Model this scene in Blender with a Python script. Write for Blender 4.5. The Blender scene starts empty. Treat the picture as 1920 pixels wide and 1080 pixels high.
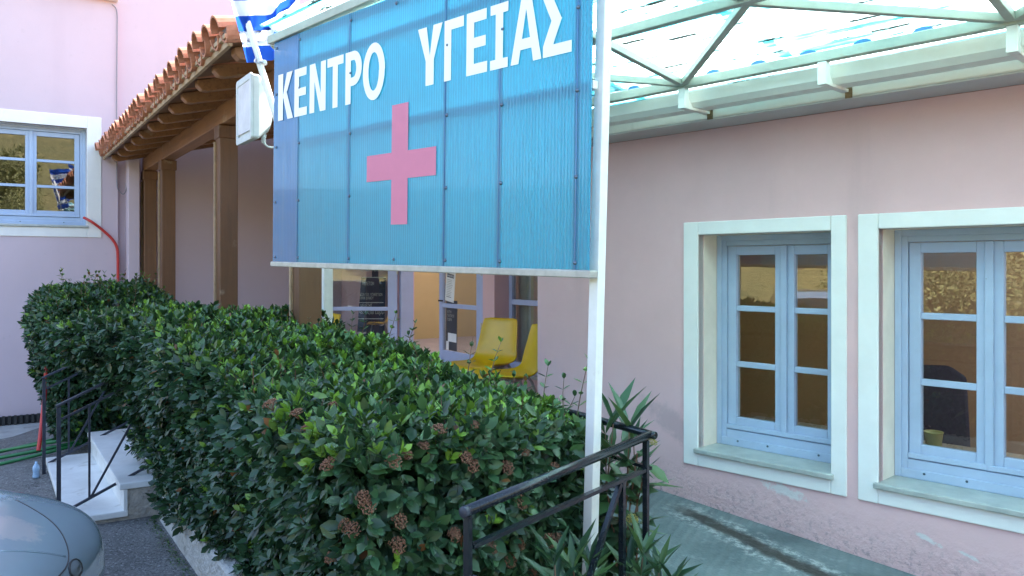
import bpy, bmesh, math, random
import numpy as np
from mathutils import Vector, Matrix
random.seed(7); RNG = np.random.default_rng(11)
S = bpy.context.scene
C = S.collection

# ------------------------------------------------------------------ camera, sky, sun, exposure
cam_d = bpy.data.cameras.new('camera'); cam = bpy.data.objects.new('camera', cam_d); C.objects.link(cam)
cam.location = (0, 0, 1.6); cam.rotation_euler = (math.pi/2, 0, 0)
cam_d.sensor_width = 36; cam_d.lens = 1500/1920*36; cam_d.shift_y = -40/1920
cam_d.clip_start = .05; cam_d.clip_end = 900
S.camera = cam
SUN_EL, SUN_AZ = math.radians(42), math.radians(38)      # azimuth clockwise from +Y
w = bpy.data.worlds.new('World'); S.world = w; w.use_nodes = True
nt = w.node_tree; bg = nt.nodes['Background']
sky = nt.nodes.new('ShaderNodeTexSky'); sky.sky_type = 'NISHITA'; sky.sun_disc = False
sky.sun_elevation = SUN_EL; sky.sun_rotation = SUN_AZ; sky.air_density = 1.0; sky.dust_density = 2.0; sky.ozone_density = 1.0
nt.links.new(sky.outputs[0], bg.inputs[0]); bg.inputs[1].default_value = .13
sd = bpy.data.lights.new('sun', 'SUN'); sd.energy = 4.2; sd.angle = math.radians(.5); sd.color = (1, .95, .87)
so = bpy.data.objects.new('sun', sd); C.objects.link(so)
sv = Vector((math.sin(SUN_AZ)*math.cos(SUN_EL), math.cos(SUN_AZ)*math.cos(SUN_EL), math.sin(SUN_EL)))
so.rotation_euler = sv.to_track_quat('Z', 'Y').to_euler(); so.location = (0, 0, 30)
S.view_settings.view_transform = 'Standard'; S.view_settings.look = 'None'
S.view_settings.gamma = 1; S.view_settings.use_curve_mapping = False
S.view_settings.exposure = 2.85
S.render.engine = 'CYCLES'; S.cycles.use_denoising = True; S.cycles.max_bounces = 10
S.cycles.transparent_max_bounces = 16; S.cycles.caustics_reflective = False; S.cycles.caustics_refractive = False
S.cycles.sample_clamp_indirect = 8

# ------------------------------------------------------------------ frames and photo measurements
class Frame:
    def __init__(s, ox, oy, xx, xy):
        l = math.hypot(xx, xy); s.o = (ox, oy); s.x = (xx/l, xy/l); s.y = (-xy/l, xx/l); s.ang = math.atan2(xy, xx)
    def W(s, x, y, z=0): return Vector((s.o[0]+s.x[0]*x+s.y[0]*y, s.o[1]+s.x[1]*x+s.y[1]*y, z))
    def L(s, v):
        a, b = v[0]-s.o[0], v[1]-s.o[1]
        return Vector((a*s.x[0]+b*s.x[1], a*s.y[0]+b*s.y[1], v[2]))
    def hit(s, px, py, axis, val):            # sight line through a photo pixel, met with a plane of this frame
        o = s.L((0, 0, 1.6)); t = s.L(((px-960)/1500, 1, 1.6-(py-500)/1500)); d = t-o
        k = (val-o[axis])/d[axis]; return o+d*k
R = Frame(1.077, 5.0, .69, -.724)       # right-hand building: x along its wall to the right, y into the wall
P = Frame(-1.36, 5.3, .55, -.835)       # porch and left building: x towards the viewer, y to the right

# ------------------------------------------------------------------ materials
def mat(name, col, rough=.6, var=.12, vs=6, bump=0, bs=80, metal=0, spec=.5, col2=None, fac=None, detail=6, dist=.002, coat=0):
    m = bpy.data.materials.new(name); m.use_nodes = True; n = m.node_tree; b = n.nodes['Principled BSDF']
    b.inputs['Roughness'].default_value = rough; b.inputs['Metallic'].default_value = metal
    b.inputs['Specular IOR Level'].default_value = spec; b.inputs['Coat Weight'].default_value = coat
    tc = n.nodes.new('ShaderNodeTexCoord')
    nz = n.nodes.new('ShaderNodeTexNoise'); nz.inputs['Scale'].default_value = vs; nz.inputs['Detail'].default_value = detail
    nz.inputs['Roughness'].default_value = .65
    n.links.new(tc.outputs['Object'], nz.inputs['Vector'])
    cr = n.nodes.new('ShaderNodeValToRGB')
    c2 = col2 or tuple(min(1, c*(1+var)) for c in col); c1 = col if col2 else tuple(c*(1-var) for c in col)
    lo, hi = fac or (.3, .7)
    cr.color_ramp.elements[0].position = lo; cr.color_ramp.elements[1].position = hi
    cr.color_ramp.elements[0].color = (*c1, 1); cr.color_ramp.elements[1].color = (*c2, 1)
    n.links.new(nz.outputs['Fac'], cr.inputs[0]); n.links.new(cr.outputs[0], b.inputs['Base Color'])
    if bump:
        n2 = n.nodes.new('ShaderNodeTexNoise'); n2.inputs['Scale'].default_value = bs; n2.inputs['Detail'].default_value = 5
        n.links.new(tc.outputs['Object'], n2.inputs['Vector'])
        bp = n.nodes.new('ShaderNodeBump'); bp.inputs['Strength'].default_value = bump; bp.inputs['Distance'].default_value = dist
        n.links.new(n2.outputs['Fac'], bp.inputs['Height']); n.links.new(bp.outputs[0], b.inputs['Normal'])
    m['_cr'] = cr.name
    return m
class NB:     # terse node building on an existing material
    def __init__(s, m):
        s.t = m.node_tree; s.b = s.t.nodes['Principled BSDF']
        s.tc = s.t.nodes.new('ShaderNodeTexCoord'); s.sep = s.t.nodes.new('ShaderNodeSeparateXYZ')
        s.t.links.new(s.tc.outputs['Object'], s.sep.inputs[0])
    def link(s, a, b): s.t.links.new(a, b)
    def val(s, sock, v):
        if isinstance(v, (int, float)): sock.default_value = v
        else: s.t.links.new(v, sock)
    def math(s, op, a, b=0., c=None, clamp=False):
        k = s.t.nodes.new('ShaderNodeMath'); k.operation = op; k.use_clamp = clamp
        s.val(k.inputs[0], a); s.val(k.inputs[1], b)
        if c is not None: s.val(k.inputs[2], c)
        return k.outputs[0]
    def noise(s, sc, det=5, vec=None, scale=None, rough=.6, dist=0):
        k = s.t.nodes.new('ShaderNodeTexNoise'); k.inputs['Scale'].default_value = sc; k.inputs['Detail'].default_value = det
        k.inputs['Roughness'].default_value = rough; k.inputs['Distortion'].default_value = dist
        v = vec or s.tc.outputs['Object']
        if scale:
            mp = s.t.nodes.new('ShaderNodeMapping'); mp.inputs['Scale'].default_value = scale; s.link(v, mp.inputs[0]); v = mp.outputs[0]
        s.link(v, k.inputs['Vector']); return k.outputs['Fac']
    def step(s, v, lo, hi, a=0., b=1.):
        k = s.t.nodes.new('ShaderNodeMapRange'); k.interpolation_type = 'SMOOTHSTEP'
        s.val(k.inputs['Value'], v); s.val(k.inputs['From Min'], lo); s.val(k.inputs['From Max'], hi)
        s.val(k.inputs['To Min'], a); s.val(k.inputs['To Max'], b); return k.outputs[0]
    def over(s, fac, col):      # lay a colour over the present base colour
        k = s.t.nodes.new('ShaderNodeMix'); k.data_type = 'RGBA'
        s.val(k.inputs['Factor'], fac)
        i = s.b.inputs['Base Color']
        if i.links: s.link(i.links[0].from_socket, k.inputs['A'])
        else: k.inputs['A'].default_value = i.default_value
        if isinstance(col, tuple): k.inputs['B'].default_value = (*col, 1)
        else: s.link(col, k.inputs['B'])
        s.link(k.outputs['Result'], i)
    def bump(s, h, strength, dist):
        k = s.t.nodes.new('ShaderNodeBump'); k.inputs['Strength'].default_value = strength; k.inputs['Distance'].default_value = dist
        s.link(h, k.inputs['Height'])
        i = s.b.inputs['Normal']
        if i.links: s.link(i.links[0].from_socket, k.inputs['Normal'])
        s.link(k.outputs[0], i)
    def blob(s, ax, x, ay, y, rx, ry, rot=0):     # soft ellipse mask in two object axes
        u = s.math('SUBTRACT', ax, x); v = s.math('SUBTRACT', ay, y); c, q = math.cos(rot), math.sin(rot)
        a = s.math('DIVIDE', s.math('ADD', s.math('MULTIPLY', u, c), s.math('MULTIPLY', v, q)), rx)
        b = s.math('DIVIDE', s.math('SUBTRACT', s.math('MULTIPLY', v, c), s.math('MULTIPLY', u, q)), ry)
        return s.math('SQRT', s.math('ADD', s.math('MULTIPLY', a, a), s.math('MULTIPLY', b, b)))

PINK = (.71, .47, .475)
M = {}
M['pink'] = mat('pink_plaster', PINK, .85, .05, 1.6, .35, 90, spec=.2)
M['pink_far'] = mat('pink_plaster_left', (.60, .49, .535), .85, .04, .8, .3, 70, spec=.2)
nb = NB(M['pink_far']); nb.over(nb.math('MULTIPLY', nb.step(nb.noise(1, 6, scale=(2.2, 2.2, .25)), .5, .75), .10), (.40, .30, .34))
nb.over(nb.math('MULTIPLY', nb.step(nb.noise(14, 6), .62, .7), .25), (.5, .42, .44))
M['white'] = mat('white_plaster', (.80, .80, .77), .8, .05, 3, .35, 70, spec=.2)
M['white_paint'] = mat('white_metal_paint', (.78, .78, .74), .45, .06, 12, .15, 60)
nb = NB(M['white_paint']); nb.over(nb.step(nb.noise(11, 7, scale=(1, 1, .35)), .70, .73), (.24, .25, .25)); nb.over(nb.math('MULTIPLY', nb.step(nb.noise(30, 5), .6, .8), .35), (.42, .36, .26))
M['cream'] = mat('reveal_plaster', (.86, .77, .65), .85, .07, 5, .3, 60, spec=.2)
M['fascia'] = mat('fascia_plaster', (.80, .77, .70), .8, .06, 3, .3, 70, spec=.2)
nb = NB(M['fascia']); nb.over(nb.math('MULTIPLY', nb.step(nb.noise(1, 6, scale=(7, 7, 1.0)), .60, .8), .5), (.36, .28, .15))
M['lilac'] = mat('upper_strip_plaster', (.62, .55, .60), .8, .08, 3, .3, 60, spec=.2)
M['soffit'] = mat('soffit_plaster', (.50, .48, .47), .85, .06, 4, .3, 60, spec=.2)
M['gutter'] = mat('gutter_paint', (.74, .75, .69), .4, .06, 5, .05, 30)
M['pergola'] = mat('pale_green_steel', (.38, .42, .35), .5, .12, 9, .2, 50)
nb = NB(M['pergola']); nb.over(nb.math('MULTIPLY', nb.step(nb.noise(18, 7), .58, .75), .5), (.33, .30, .20))
M['rust'] = mat('rusty_plate', (.30, .21, .10), .85, .3, 40, .6, 70, col2=(.10, .06, .035))
M['blue'] = mat('blue_window_paint', (.40, .505, .66), .42, .05, 7, .2, 45)
nb = NB(M['blue']); nb.over(nb.step(nb.noise(26, 7), .735, .76), (.17, .16, .16))
M['door'] = mat('lilac_door_paint', (.42, .48, .68), .42, .05, 7, .08, 45)
M['marble_sill'] = mat('sill_marble', (.34, .37, .35), .4, .2, 9, .2, 60, col2=(.50, .53, .49))
M['marble'] = mat('step_marble', (.66, .66, .63), .42, .1, 3, .15, 40, col2=(.80, .80, .77), fac=(.35, .6))
nb = NB(M['marble']); nb.over(nb.math('MULTIPLY', nb.step(nb.noise(5, 8, dist=1.2), .60, .72), .5), (.42, .40, .34))
M['stucco'] = mat('rough_stucco', (.56, .55, .52), .95, .15, 12, 1, 45, dist=.02, spec=.1)
nb = NB(M['stucco']); nb.over(nb.math('MULTIPLY', nb.step(nb.noise(7, 7), .55, .7), .6), (.25, .24, .20))
M['flank'] = mat('step_flank_render', (.34, .31, .27), .95, .3, 14, 1, 40, dist=.02, spec=.1, col2=(.55, .50, .43))
M['iron'] = mat('black_iron', (.010, .014, .018), .2, .3, 30, .25, 70, spec=.5)
nb = NB(M['iron']); nb.over(nb.step(nb.noise(24, 7), .72, .76), (.13, .12, .11))
M['iron_old'] = mat('dark_grey_iron', (.03, .035, .05), .5, .3, 30, .25, 70, spec=.4)
M['wood'] = mat('porch_timber', (.27, .125, .045), .5, .25, 1, .3, 30)
def woodify(m, c, sc=(2, 34, 34)):
    n = NB(m); f = n.noise(1, 7, scale=sc, rough=.7); n.over(n.math('MULTIPLY', n.step(f, .45, .72), .65), c)
    n.over(n.math('MULTIPLY', n.step(n.noise(3.5, 6), .62, .72), .5), (.46, .38, .28)); n.bump(f, .35, .004)
woodify(M['wood'], (.12, .05, .018))
M['post_wood'] = mat('post_timber', (.145, .064, .026), .5, .25, 1, .3, 30)
woodify(M['post_wood'], (.075, .032, .014), (34, 34, 1.5))
M['soffit_wood'] = mat('board_timber', (.16, .075, .03), .6, .25, 4, .3, 30)
M['batten'] = mat('weathered_batten', (.40, .28, .17), .7, .25, 10, .3, 40)
M['tile'] = mat('terracotta', (.42, .16, .085), .85, .3, 14, .5, 60, col2=(.55, .25, .15))
nb = NB(M['tile']); nb.over(nb.math('MULTIPLY', nb.step(nb.noise(9, 7), .56, .68), .75), (.16, .09, .065))
M['mortar'] = mat('dark_mortar', (.12, .09, .075), .95, .4, 30, 1, 40, dist=.01)
M['sign_frame'] = mat('galvanised_frame', (.42, .41, .37), .5, .2, 20, .3, 60, metal=.3)
M['letter'] = mat('white_lettering', (.86, .86, .84), .45, .02, 9)
M['cross'] = mat('faded_red_cross', (.60, .17, .27), .5, .04, 9)
M['screw'] = mat('screw_metal', (.12, .17, .22), .35, .3, 30, metal=.7)
M['chrome'] = mat('bare_metal', (.45, .45, .45), .3, .2, 20, metal=.9)
M['lamp_body'] = mat('floodlight_body', (.55, .58, .57), .5, .1, 12, .2, 60)
M['lamp_glass'] = mat('floodlight_glass', (.62, .65, .66), .18, .15, 7)
M['flag_white'] = mat('flag_white', (.84, .85, .88), .9, .02, 9, spec=.1)
M['flag_blue'] = mat('flag_blue', (.02, .085, .42), .9, .1, 9, spec=.1)
M['yellow'] = mat('yellow_plastic', (.72, .47, .012), .32, .06, 5, .05, 30)
M['grey_table'] = mat('grey_laminate', (.40, .40, .44), .4, .05, 8)
M['ochre'] = mat('ochre_paint', (.50, .42, .20), .8, .05, 2, .2, 60)
M['room'] = mat('room_paint', (.40, .345, .22), .8, .06, 2)
M['room_floor'] = mat('room_floor', (.16, .13, .10), .5, .2, 3)
M['paper'] = mat('paper', (.78, .78, .76), .8, .03, 9)
M['ink'] = mat('print_ink', (.10, .10, .12), .8, .1, 9)
M['poster'] = mat('poster_navy', (.028, .032, .085), .45, .1, 6)
M['poster_dark'] = mat('poster_dark', (.05, .05, .06), .5, .1, 6)
M['curtain'] = mat('curtain', (.50, .52, .46), .9, .1, 7, .3, 20)
M['soil'] = mat('soil', (.07, .05, .032), .95, .4, 30, 1, 40, dist=.02)
M['asphalt'] = mat('asphalt', (.155, .155, .15), .92, .3, 3, 1, 60, dist=.02, spec=.25)
nb = NB(M['asphalt'])
nb.over(nb.math('MULTIPLY', nb.step(nb.noise(48, 6, rough=.75), .54, .60), .8), (.36, .36, .35)); nb.over(nb.math('MULTIPLY', nb.step(nb.noise(34, 6, rough=.75), .55, .62), .8), (.035, .035, .035))
nb.over(nb.math('MULTIPLY', nb.step(nb.noise(1.4, 7), .55, .7), .45), (.24, .23, .21))
M['concrete'] = mat('concrete', (.30, .31, .30), .92, .2, 4, .8, 70, dist=.006, spec=.2, col2=(.44, .45, .43))
nb = NB(M['concrete']); nb.over(nb.math('MULTIPLY', nb.step(nb.noise(3, 8), .55, .7), .6), (.14, .14, .13))
M['porch_floor'] = mat('porch_tile', (.34, .31, .28), .5, .15, 4)
M['moss'] = mat('moss', (.05, .07, .022), .95, .5, 20, 1, 60, dist=.01)
M['hose_green'] = mat('green_hose', (.02, .17, .05), .4, .1, 20)
M['hose_red'] = mat('red_hose', (.52, .035, .03), .45, .1, 20)
M['cable'] = mat('grey_cable', (.28, .26, .28), .6, .1, 20)
M['cap_metal'] = mat('cap_metal', (.10, .11, .125), .6, .3, 40)
M['cable_white'] = mat('white_cable', (.7, .7, .68), .5, .05, 20)
M['grate'] = mat('drain_iron', (.03, .03, .03), .7, .3, 30)
M['rubber'] = mat('rubber', (.012, .012, .013), .8, .2, 40, .6, 100)
M['car'] = mat('car_paint', (.33, .42, .48), .2, .04, 2, metal=.35, coat=.8)
M['tyre'] = mat('tyre', (.015, .015, .015), .85, .2, 30)
M['light_glass'] = mat('headlight_glass', (.14, .16, .17), .08, .1, 8, spec=.7)
M['car_glass'] = mat('car_glass', (.015, .02, .022), .04, .1, 3, spec=.7)
M['black_plastic'] = mat('black_plastic', (.02, .02, .022), .5, .1, 30)
M['dark_blue_fabric'] = mat('chair_fabric', (.03, .04, .06), .9, .2, 40)
M['cup'] = mat('cup', (.55, .50, .18), .5, .05, 9)
M['bark'] = mat('bark', (.11, .085, .06), .9, .3, 20, 1, 40)
M['stem'] = mat('red_stem', (.16, .085, .05), .7, .2, 20)
M['flower'] = mat('dry_flower', (.13, .055, .035), .9, .35, 200, col2=(.24, .125, .07))
M['flower_y'] = mat('yellow_flower', (.34, .28, .06), .9, .3, 200, col2=(.42, .38, .12))
M['hill'] = mat('dry_hillside', (.22, .18, .07), .95, .3, .5, 1, 4, dist=.2, col2=(.12, .12, .045))
M['wire'] = mat('wire', (.02, .02, .02), .6, .1, 9)

def glass_mat():
    m = bpy.data.materials.new('window_glass'); m.use_nodes = True; n = m.node_tree; n.nodes.clear()
    o = n.nodes.new('ShaderNodeOutputMaterial'); mx = n.nodes.new('ShaderNodeMixShader'); fr = n.nodes.new('ShaderNodeFresnel')
    tr = n.nodes.new('ShaderNodeBsdfTransparent'); gl = n.nodes.new('ShaderNodeBsdfGlossy')
    fr.inputs[0].default_value = 2.2; tr.inputs[0].default_value = (.84, .86, .84, 1); gl.inputs['Roughness'].default_value = .004
    tc = n.nodes.new('ShaderNodeTexCoord'); nz = n.nodes.new('ShaderNodeTexNoise'); nz.inputs['Scale'].default_value = 3.5
    bp = n.nodes.new('ShaderNodeBump'); bp.inputs['Strength'].default_value = .05; bp.inputs['Distance'].default_value = .006
    n.links.new(tc.outputs['Object'], nz.inputs[0]); n.links.new(nz.outputs['Fac'], bp.inputs['Height']); n.links.new(bp.outputs[0], gl.inputs['Normal'])
    ge = n.nodes.new('ShaderNodeNewGeometry'); fm_ = n.nodes.new('ShaderNodeMath'); fm_.operation = 'MULTIPLY'; iv = n.nodes.new('ShaderNodeMath'); iv.operation = 'SUBTRACT'; iv.inputs[0].default_value = 1
    n.links.new(ge.outputs['Backfacing'], iv.inputs[1]); n.links.new(fr.outputs[0], fm_.inputs[0]); n.links.new(iv.outputs[0], fm_.inputs[1])
    n.links.new(fm_.outputs[0], mx.inputs[0]); n.links.new(tr.outputs[0], mx.inputs[1]); n.links.new(gl.outputs[0], mx.inputs[2]); n.links.new(mx.outputs[0], o.inputs[0])
    return m
M['glass'] = glass_mat()
def sheet_mat(name, base, trans, tfac, rough=.25, ribs=0, rib_axis=0, streak=0, gloss=.5, var=None):
    m = mat(name, base, rough, .05, 2, spec=gloss, coat=.5 if ribs else 0); n = m.node_tree; b = n.nodes['Principled BSDF']; out = [k for k in n.nodes if k.type == 'OUTPUT_MATERIAL'][0]
    nbb = NB(m)
    t = n.nodes.new('ShaderNodeBsdfTranslucent'); t.inputs[0].default_value = (*trans, 1)
    mx = n.nodes.new('ShaderNodeMixShader'); n.links.new(b.outputs[0], mx.inputs[1]); n.links.new(t.outputs[0], mx.inputs[2])
    f = tfac
    if ribs:
        wv = nbb.math('SINE', nbb.math('MULTIPLY', nbb.sep.outputs[rib_axis], 2*math.pi*ribs))
        wob = nbb.noise(1, 4, scale=(90, 90, .6)); nbb.bump(nbb.math('ADD', nbb.math('MULTIPLY', wv, .5), nbb.math('MULTIPLY', wob, 1.2)), .55, .0022)
        f = nbb.math('SUBTRACT', tfac, nbb.math('MULTIPLY', nbb.step(nbb.math('ADD', wv, nbb.math('MULTIPLY', nbb.noise(1, 4, scale=(60, 60, .4)), 1.6)), .5, 1.9), tfac*.42))
        k = nbb.noise(1, 6, scale=(14, 14, .7)); nbb.over(nbb.math('MULTIPLY', nbb.step(k, .55, .75), .35), (.10, .30, .42))
    if streak:
        v = nbb.noise(1, 7, scale=(1.6, 44, 0), rough=.85, dist=.25); g = nbb.noise(1, 4, scale=(2.6, 5, 2))
        grv = nbb.step(nbb.math('SINE', nbb.math('MULTIPLY', nbb.sep.outputs[1], -2*math.pi/.076)), -.2, -.75)
        s1 = nbb.math('MULTIPLY', nbb.math('MULTIPLY', nbb.step(nbb.noise(1, 7, scale=(2.2, 13.2, 0), rough=.8), .50, .54), nbb.step(g, .40, .52)), grv); nbb.over(s1, (.03, .05, .035))
        tm = n.nodes.new('ShaderNodeMix'); tm.data_type = 'RGBA'; tm.inputs['A'].default_value = (.84, .945, .945, 1); tm.inputs['B'].default_value = (.13, .62, .68, 1)
        nbb.val(tm.inputs['Factor'], nbb.step(nbb.noise(1, 8, scale=(.6, 13, 0), rough=.7), .46, .62)); n.links.new(tm.outputs['Result'], t.inputs[0])
        f = nbb.math('MULTIPLY', nbb.math('SUBTRACT', 1.0, nbb.math('MULTIPLY', s1, .93)), tfac)
    nbb.val(mx.inputs[0], f); n.links.new(mx.outputs[0], out.inputs[0]); return m
M['sign_panel'] = sheet_mat('sign_polycarbonate', (.05, .29, .43), (.15, .68, .84), .60, .11, ribs=62, gloss=.6)
M['sign_panel_dark'] = sheet_mat('sign_polycarbonate_darker', (.03, .19, .42), (.07, .40, .70), .45, .11, ribs=62, gloss=.6)
M['roof_sheet'] = sheet_mat('canopy_sheet', (.45, .66, .68), (.74, .93, .93), .90, .6, streak=1, gloss=.2)
M['sheet_cap'] = sheet_mat('sheet_closure', (.05, .20, .42), (.015, .11, .26), .25, .4)

def leaf_mat(name, dark, light, rough=.32, trans=.22, spec=.5):
    m = bpy.data.materials.new(name); m.use_nodes = True; n = m.node_tree; b = n.nodes['Principled BSDF']
    out = [k for k in n.nodes if k.type == 'OUTPUT_MATERIAL'][0]
    a = n.nodes.new('ShaderNodeAttribute'); a.attribute_name = 'tint'
    sp = n.nodes.new('ShaderNodeSeparateColor'); n.links.new(a.outputs['Color'], sp.inputs[0])
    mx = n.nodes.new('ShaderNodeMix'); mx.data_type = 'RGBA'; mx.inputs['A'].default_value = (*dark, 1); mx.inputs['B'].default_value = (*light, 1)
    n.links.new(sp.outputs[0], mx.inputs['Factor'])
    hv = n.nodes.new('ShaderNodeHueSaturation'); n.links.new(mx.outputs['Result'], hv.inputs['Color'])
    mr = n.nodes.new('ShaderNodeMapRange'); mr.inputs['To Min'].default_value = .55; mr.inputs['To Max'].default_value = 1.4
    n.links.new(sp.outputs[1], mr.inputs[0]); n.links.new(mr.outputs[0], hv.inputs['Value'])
    dm = n.nodes.new('ShaderNodeMix'); dm.data_type = 'RGBA'; dm.inputs['B'].default_value = (.22, .095, .035, 1); n.links.new(sp.outputs[2], dm.inputs['Factor']); n.links.new(hv.outputs[0], dm.inputs['A'])
    n.links.new(dm.outputs['Result'], b.inputs['Base Color']); b.inputs['Roughness'].default_value = rough; b.inputs['Specular IOR Level'].default_value = spec
    t = n.nodes.new('ShaderNodeBsdfTranslucent'); n.links.new(dm.outputs['Result'], t.inputs[0])
    ms = n.nodes.new('ShaderNodeMixShader'); ms.inputs[0].default_value = trans
    n.links.new(b.outputs[0], ms.inputs[1]); n.links.new(t.outputs[0], ms.inputs[2]); n.links.new(ms.outputs[0], out.inputs[0]); return m
M['leaf'] = leaf_mat('hedge_leaf', (.024, .068, .034), (.17, .31, .035), .38)
M['leaf2'] = leaf_mat('oleander_leaf', (.028, .075, .040), (.12, .20, .05))
M['tree_leaf'] = leaf_mat('hill_leaf', (.09, .11, .035), (.30, .29, .11), .6, .2)

# ------------------------------------------------------------------ mesh helpers
class MB:
    def __init__(s): s.v = []; s.f = []; s.mi = []
    def quadgrid(s, rows, closed=False, mi=0):
        o = len(s.v); nr, nc = len(rows), len(rows[0])
        for r in rows: s.v.extend([tuple(p) for p in r])
        for i in range(nr-1):
            for j in range(nc if closed else nc-1):
                k = (j+1) % nc; s.f.append((o+i*nc+j, o+i*nc+k, o+(i+1)*nc+k, o+(i+1)*nc+j)); s.mi.append(mi)
        return s
    def box(s, x0, x1, y0, y1, z0, z1):
        o = len(s.v); s.v += [(x0,y0,z0),(x1,y0,z0),(x1,y1,z0),(x0,y1,z0),(x0,y0,z1),(x1,y0,z1),(x1,y1,z1),(x0,y1,z1)]
        for f in ((3,2,1,0),(4,5,6,7),(0,1,5,4),(1,2,6,5),(2,3,7,6),(3,0,4,7)): s.f.append(tuple(o+i for i in f)); s.mi.append(0)
        return s
    def prism(s, pts, vec, mi=0):
        o = len(s.v); n = len(pts); vec = Vector(vec)
        s.v += [tuple(p) for p in pts] + [tuple(Vector(p)+vec) for p in pts]
        s.f.append(tuple(range(o+n-1, o-1, -1))); s.f.append(tuple(range(o+n, o+2*n))); s.mi += [mi, mi]
        for i in range(n):
            j = (i+1) % n; s.f.append((o+i, o+j, o+n+j, o+n+i)); s.mi.append(mi)
        return s
    def bar(s, a, b, wd, ht, up=(0, 0, 1)):     # rectangular bar between two points
        a, b = Vector(a), Vector(b); d = (b-a).normalized(); u = Vector(up); x = d.cross(u)
        if x.length < 1e-4: x = d.cross(Vector((1, 0, 0)))
        x.normalize(); u = x.cross(d).normalized()
        p = [a+x*wd/2*i+u*ht/2*j for i, j in ((-1,-1),(1,-1),(1,1),(-1,1))]
        return s.prism(p, b-a)
    def tube(s, path, r, n=8, cap=True):
        path = [Vector(p) for p in path]; rows = []; prev = None
        for i, p in enumerate(path):
            d = (path[min(i+1, len(path)-1)]-path[max(i-1, 0)]).normalized()
            if prev is None: x = d.orthogonal().normalized()
            else: x = (prev-d*prev.dot(d)).normalized()
            prev = x; y = d.cross(x); rr = r[i] if isinstance(r, (list, tuple)) else r
            rows.append([p+(x*math.cos(2*math.pi*k/n)+y*math.sin(2*math.pi*k/n))*rr for k in range(n)])
        o = len(s.v); s.quadgrid(rows, True)
        if cap:
            s.f.append(tuple(range(o+n-1, o-1, -1))); s.f.append(tuple(range(o+(len(rows)-1)*n, o+len(rows)*n))); s.mi += [0, 0]
        return s
    def lathe(s, c, prof, n=16, axis=(0, 0, 1)):
        q = Vector((0, 0, 1)).rotation_difference(Vector(axis)); c = Vector(c)
        s.quadgrid([[c+q @ Vector((r*math.cos(2*math.pi*k/n), r*math.sin(2*math.pi*k/n), h)) for k in range(n)] for r, h in prof], True); return s
    def mesh(s, name):
        me = bpy.data.meshes.new(name); me.from_pydata(s.v, [], s.f); me.update(); return me
    def build(s, name, m, parent=None, smooth=False, bevel=0, autosmooth=True):
        me = s.mesh(name)
        ms = m if isinstance(m, (list, tuple)) else [m]
        for k in ms: me.materials.append(M[k] if isinstance(k, str) else k)
        if len(ms) > 1: me.polygons.foreach_set('material_index', s.mi)
        bm = bmesh.new(); bm.from_mesh(me); bmesh.ops.recalc_face_normals(bm, faces=bm.faces); bm.to_mesh(me); bm.free()
        o = bpy.data.objects.new(name, me); C.objects.link(o)
        if parent is not None: o.parent = parent
        if smooth: me.polygons.foreach_set('use_smooth', [True]*len(me.polygons))
        if bevel:
            b = o.modifiers.new('bevel', 'BEVEL'); b.width = bevel; b.segments = 2; b.limit_method = 'ANGLE'
        return o
def catmull(pts, n=8):
    pts = [Vector(p) for p in pts]; out = []; q = [pts[0]]+pts+[pts[-1]]
    for i in range(1, len(q)-2):
        a, b, c, d = q[i-1:i+3]
        for k in range(n):
            t = k/n; out.append(.5*((2*b)+(c-a)*t+(2*a-5*b+4*c-d)*t*t+(3*b-a-3*c+d)*t**3))
    out.append(pts[-1]); return out
def tag(o, label, cat, group=None):
    o['label'] = label; o['category'] = cat
    if group: o['group'] = group
    return o
def thing(name, label, cat, fr=None, loc=(0, 0, 0), rot=0, group=None):
    o = bpy.data.objects.new(name, None); C.objects.link(o); o.empty_display_size = .1
    if fr: o.location = (fr.o[0], fr.o[1], 0); o.rotation_euler = (0, 0, fr.ang)
    else: o.location = loc; o.rotation_euler = (0, 0, rot)
    return tag(o, label, cat, group)
def inframe(o, fr): o.location = (fr.o[0], fr.o[1], 0); o.rotation_euler = (0, 0, fr.ang); return o
def structure(o): o['kind'] = 'structure'; return o
def copy(o, parent, loc=None, rot=None):
    c = o.copy(); C.objects.link(c); c.parent = parent
    if loc is not None: c.location = loc
    if rot is not None: c.rotation_euler = rot
    return c
def wall_with_holes(mb, x0, x1, z0, z1, ya, yb, holes):
    """wall along x with rectangular holes (hx0,hx1,hz0,hz1) that do not overlap in x"""
    cur = x0
    for a, b, c, d in sorted(holes):
        mb.box(cur, a, ya, yb, z0, z1); mb.box(a, b, ya, yb, z0, c); mb.box(a, b, ya, yb, d, z1); cur = b
    mb.box(cur, x1, ya, yb, z0, z1); return mb

# ================================================================== GROUND
def ground_z(x, y):     # car park falls gently away towards the left building
    t = max(0., min(1., (-x-3.2)/3.2)); return -.36*t*t*(3-2*t)
mb = MB(); xs = [-300, -120, -60, -30, -20, -15, -12, -10, -8.5]+[-7.5+.3*i for i in range(32)]+[2.5, 3.5, 5, 8, 12, 20, 40, 100, 300]
ys = [-300, -120, -60, -30, -15, -8, -4, -2, 0, 1, 2, 3, 4, 5, 6, 7, 8, 9, 10, 11, 12, 14, 20, 40, 100, 300]
mb.quadgrid([[(x, y, ground_z(x, y)) for x in xs] for y in ys])
structure(mb.build('car_park_ground', 'asphalt', smooth=True))
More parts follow.
